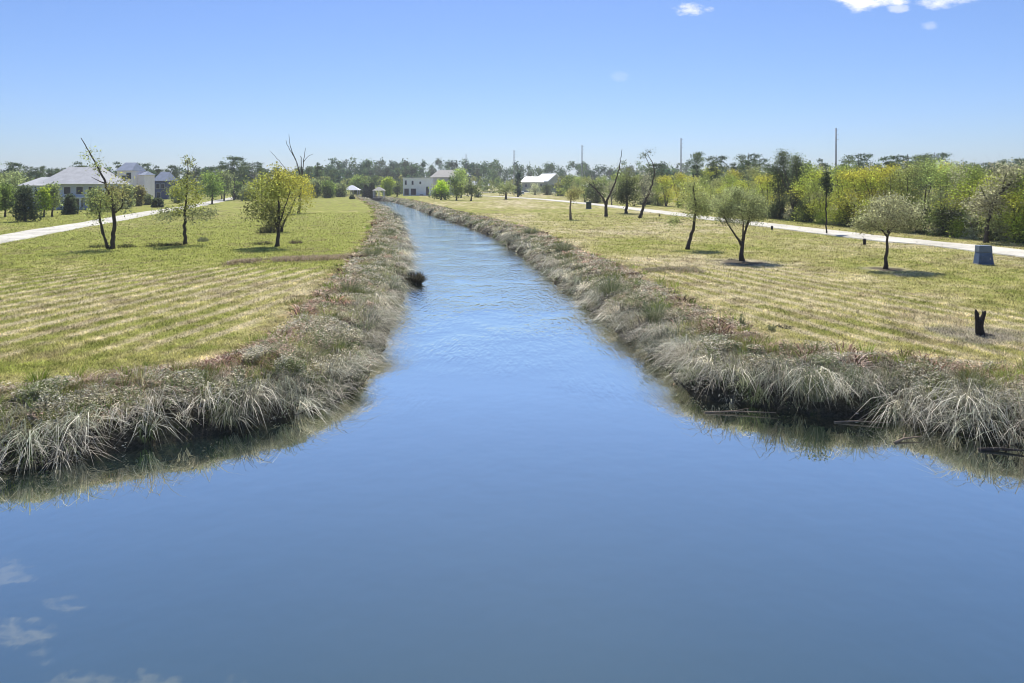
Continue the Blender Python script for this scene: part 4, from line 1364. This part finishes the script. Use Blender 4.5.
# short stubble over the mown field, fading out with distance
def stubble(n, Y0, Y1, seed):
    rg = np.random.default_rng(seed)
    v = rg.uniform(1 / Y1, 1 / Y0, n)
    Y = 1 / v
    X = rg.uniform(-.80, .80, n) * Y
    sd = sdist(X, Y)
    ok = (sd > 2.7)
    X, Y, sd = X[ok], Y[ok], sd[ok]
    n = len(X)
    z = gz(X, Y, sd)
    for tx, ty in (W(741, 262), W(887, 269)):
        hole = np.hypot(X - tx, Y - ty) < 1.6
        X[hole] = -900
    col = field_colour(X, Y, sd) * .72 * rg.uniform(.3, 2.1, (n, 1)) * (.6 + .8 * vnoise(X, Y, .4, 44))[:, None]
    l_ = np.clip(Y / 24, 1, 6)
    a = rg.uniform(0, 6.28, n)
    dens = .5 + fbm(X, Y, 1.2, 55)
    h = rg.uniform(.02, .12, n) * dens * l_ ** .35
    return blades('g', np.stack([X, Y, z - .01], 1), h, np.cos(a), np.sin(a), h * rg.uniform(.3, 1.3, n), rg.uniform(0, .8, n), .016 * l_ * rg.uniform(.7, 1.5, n), np.clip(col, 0, 1), None, segs=2)


V_, S_, L_, C_ = stubble(620000, 19, 150, 77)
o = np_mesh('mown_grass', V_, S_, L_, M['blade'], None, C_)
tag(o, 'short mown green and straw grass over the fields', 'grass', kind='stuff')


# dry tall grass bands across the fields
def band(p0, p1, wd, n, h, pal, label, name='dry_grass'):
    t_ = rng.uniform(0, 1, n)
    X = p0[0] + (p1[0] - p0[0]) * t_ + rng.normal(scale=wd * .15, size=n)
    Y = p0[1] + (p1[1] - p0[1]) * t_ + rng.normal(scale=wd, size=n) + (fbm(X, X * 0, 3, 5) - .5) * 2
    ok = vnoise(X, Y, 1.2, 8) > .35
    X, Y = X[ok], Y[ok]
    n = len(X)
    a = rng.uniform(0, 6.28, n)
    hh = h * rng.uniform(.4, 1.2, n)
    col = pal[rng.integers(len(pal), size=n)] * rng.uniform(.7, 1.2, (n, 1))
    v = blades(name, np.stack([X, Y, gz(X, Y) - .02], 1), hh, np.cos(a), np.sin(a), hh * .7, rng.uniform(0, 1, n), np.full(n, .035), col, None)
    o = np_mesh(name, *v[:3], M['blade'], None, v[3])
    tag(o, label, 'grass', kind='stuff')


band(W(232, 263), W(372, 257), .7, 9000, .34, np.vstack([PAL_BROWN, PAL_STRAW]), 'dry brown grass band across the left field near the canal')
band(W(600, 268), W(700, 271), .7, 6000, .26, np.vstack([PAL_BROWN, PAL_STRAW, PAL_WEED]), 'dry clumpy grass band across the right field')


# ------------------------------------------------------------------ single plants on banks and field
def weed(px, py, h, rad, pal, label, name='weed_shrub', n=260, leafy_n=500, z=GZ, leafsize=.06, cat='shrub', foot=.35, lean=(.3, 1.1)):
    X, Y = W(px, py, z)
    zz = float(gz([X], [Y])[0])
    r = empty(name, (X, Y, max(zz, 0) - .02), 0, label, cat)
    rg = np.random.default_rng(int(px * 7 + py))
    a = rg.uniform(0, 6.28, n)
    q = rad * foot * np.sqrt(rg.uniform(0, 1, n))
    hh = h * rg.uniform(.55, 1.1, n) * (1.15 - .85 * (q / (rad * foot)) ** 2) if foot > .6 else h * rg.uniform(.55, 1.1, n)
    B = np.stack([np.cos(a) * q, np.sin(a) * q, np.full(n, 0.0)], 1)
    col = pal[rg.integers(len(pal), size=n)] * rg.uniform(.7, 1.2, (n, 1))
    u = rg.uniform(0, 1, n)
    hh = hh * (1.15 - .62 * u * (foot < .9))
    v = blades(name, B, hh, np.cos(a), np.sin(a), rad * (lean[0] + (lean[1] - lean[0]) * u), rg.uniform(0, .7, n), np.full(n, .010 + Y * .0004), col, None)
    np_mesh('stems', *v[:3], M['blade'], r, v[3])
    if leafy_n:
        c_ = rg.normal(size=(leafy_n, 3))
        c_ /= np.linalg.norm(c_, axis=1)[:, None]
        c_ = c_ * (rg.uniform(.2, 1, leafy_n) ** .5)[:, None] * (rad, rad, h * .5) + (0, 0, h * .55)
        lc = pal[rg.integers(len(pal), size=leafy_n)] * rg.uniform(.6, 1.25, (leafy_n, 1))
        leaf_mesh('leaves', c_, leafsize, lc, M['blade'], r, rg)
    return r


PG = np.array([(.12, .14, .07), (.17, .18, .11), (.10, .12, .06), (.22, .215, .15)])
PD = np.array([(.045, .05, .03), (.07, .065, .04), (.03, .035, .022)])
PB = np.array([(.10, .085, .06), (.16, .13, .10), (.06, .05, .04)])
weed(415, 284, 1.0, .85, np.vstack([PD, PB]), 'dark grass tussock standing out into the canal from the left bank', 'grass_tussock', n=1300, leafy_n=0, z=0, cat='tussock', foot=.55, lean=(.05, 1.0))
for px, py, h, rad, pal, lab in [
        (655, 322, 1.1, .8, PG, 'tall green weed shrub on the right bank where the canal widens'), (612, 296, 1.3, 1.1, PG, 'wide grey-green weed shrub on the right bank at mid canal'), (563, 256, 1.3, 1.3, PG, 'farthest green weed shrub along the right bank'),
        (817, 385, 1.1, .55, PG, 'upright yellow-green weed on the right bank near the front'),
        (742, 327, .55, .16, PG, 'thin green sapling at the edge of the right field'), (785, 328, .12, .4, PD, 'dark flat weed clump on the right field'),
        (772, 331, .3, .2, PG, 'small green weed beside the dark flat clump'), (350, 300, .9, .9, PG, 'green weed shrub on the left bank at mid canal'), (372, 262, 1.0, 1.1, PG, 'grey-green weed shrub far along the left bank'), (388, 240, 1.1, 1.3, PG, 'farthest weed shrub on the left bank'), (530, 238, 1.2, 1.3, PG, 'dull green weed beyond the farthest right bank shrub')]:
    onf = px in (742, 772, 785)
    weed(px, py, h, rad, pal, lab, z=.9 if py > 233 and not onf else GZ, leafy_n=70 if onf else 300, n=70 if onf else 240)
for px, py, h, rad, pal, lab in [
        (263, 244.5, .55, 1.1, PD, 'dark scrub tuft left of the foot of the bushy yellow-green tree'), (158, 246, .6, 1.3, PD, 'dark low scrub left of the slender tree foot'), (175, 245.5, .5, .9, PD, 'dark low scrub touching the slender tree foot'),
        (99, 247.5, .6, 1.0, PD, 'dark weed clump left of the leaning tree foot'), (127, 247.5, .6, .9, PD, 'weed clump right of the leaning tree foot'), (296, 243.5, .7, .8, PB, 'brown weed tuft right of the bushy tree foot'),
        (203, 241.5, .8, .6, PG, 'thin pale weed right of the slender tree foot'), (266, 233, 1.7, 1.3, PD, 'dark scrub behind the foot of the bushy yellow-green tree'), (675, 222.5, .8, 1.2, PB, 'dry brown tuft left of the crooked tree')]:
    weed(px, py, h * .62, rad * .9, pal, lab, name='scrub_tuft', cat='scrub', n=190, leafy_n=40, leafsize=.10, foot=1.0, lean=(.05, .4))


# driftwood and straw floating by the right bank
def stick(px, py, L, ang, label, mat='pale_bark', rad=.04):
    X, Y = W(px, py, 0)
    r = empty('driftwood', (X, Y, .03), R(ang), label, 'driftwood')
    mb = MB()
    mb.tube([(-L / 2, 0, -.02), (-L * .1, .06, .03), (L / 2, -.03, .06)], [rad, rad * .8, rad * .3], 7)
    mb.tube([(-L * .1, .06, .03), (L * .15, .25, .09)], [rad * .5, rad * .2], 5)
    mb.build('branch', M[mat], r, smooth=True)


stick(908, 441, 1.0, 20, 'pale driftwood branch floating off the right bank')
stick(1005, 452, 1.3, -12, 'brown driftwood branch lying against the right bank at the edge', 'bark', .06)
stick(740, 414, 2.2, -6, 'long pale reed stalk lying along the water below the right bank', 'pale_bark', .03)
stick(862, 424, 1.6, -10, 'second pale stalk along the waterline of the right bank', 'pale_bark', .03)

# ------------------------------------------------------------------ air
m, t = new_mat('haze')
pv = t.n('ShaderNodeVolumePrincipled')
pv.inputs['Color'].default_value = (.97, .985, 1.0, 1)
pv.inputs['Density'].default_value = 0.00022
pv.inputs['Anisotropy'].default_value = 0.45
o = t.n('ShaderNodeOutputMaterial')
t.put(o.inputs[1], pv.outputs[0])
mb = MB().box(-2750, 2750, -2750, 2750, -3, 45)
tag(mb.build('haze', m), 'faint blue air over the fields', 'haze', kind='stuff')
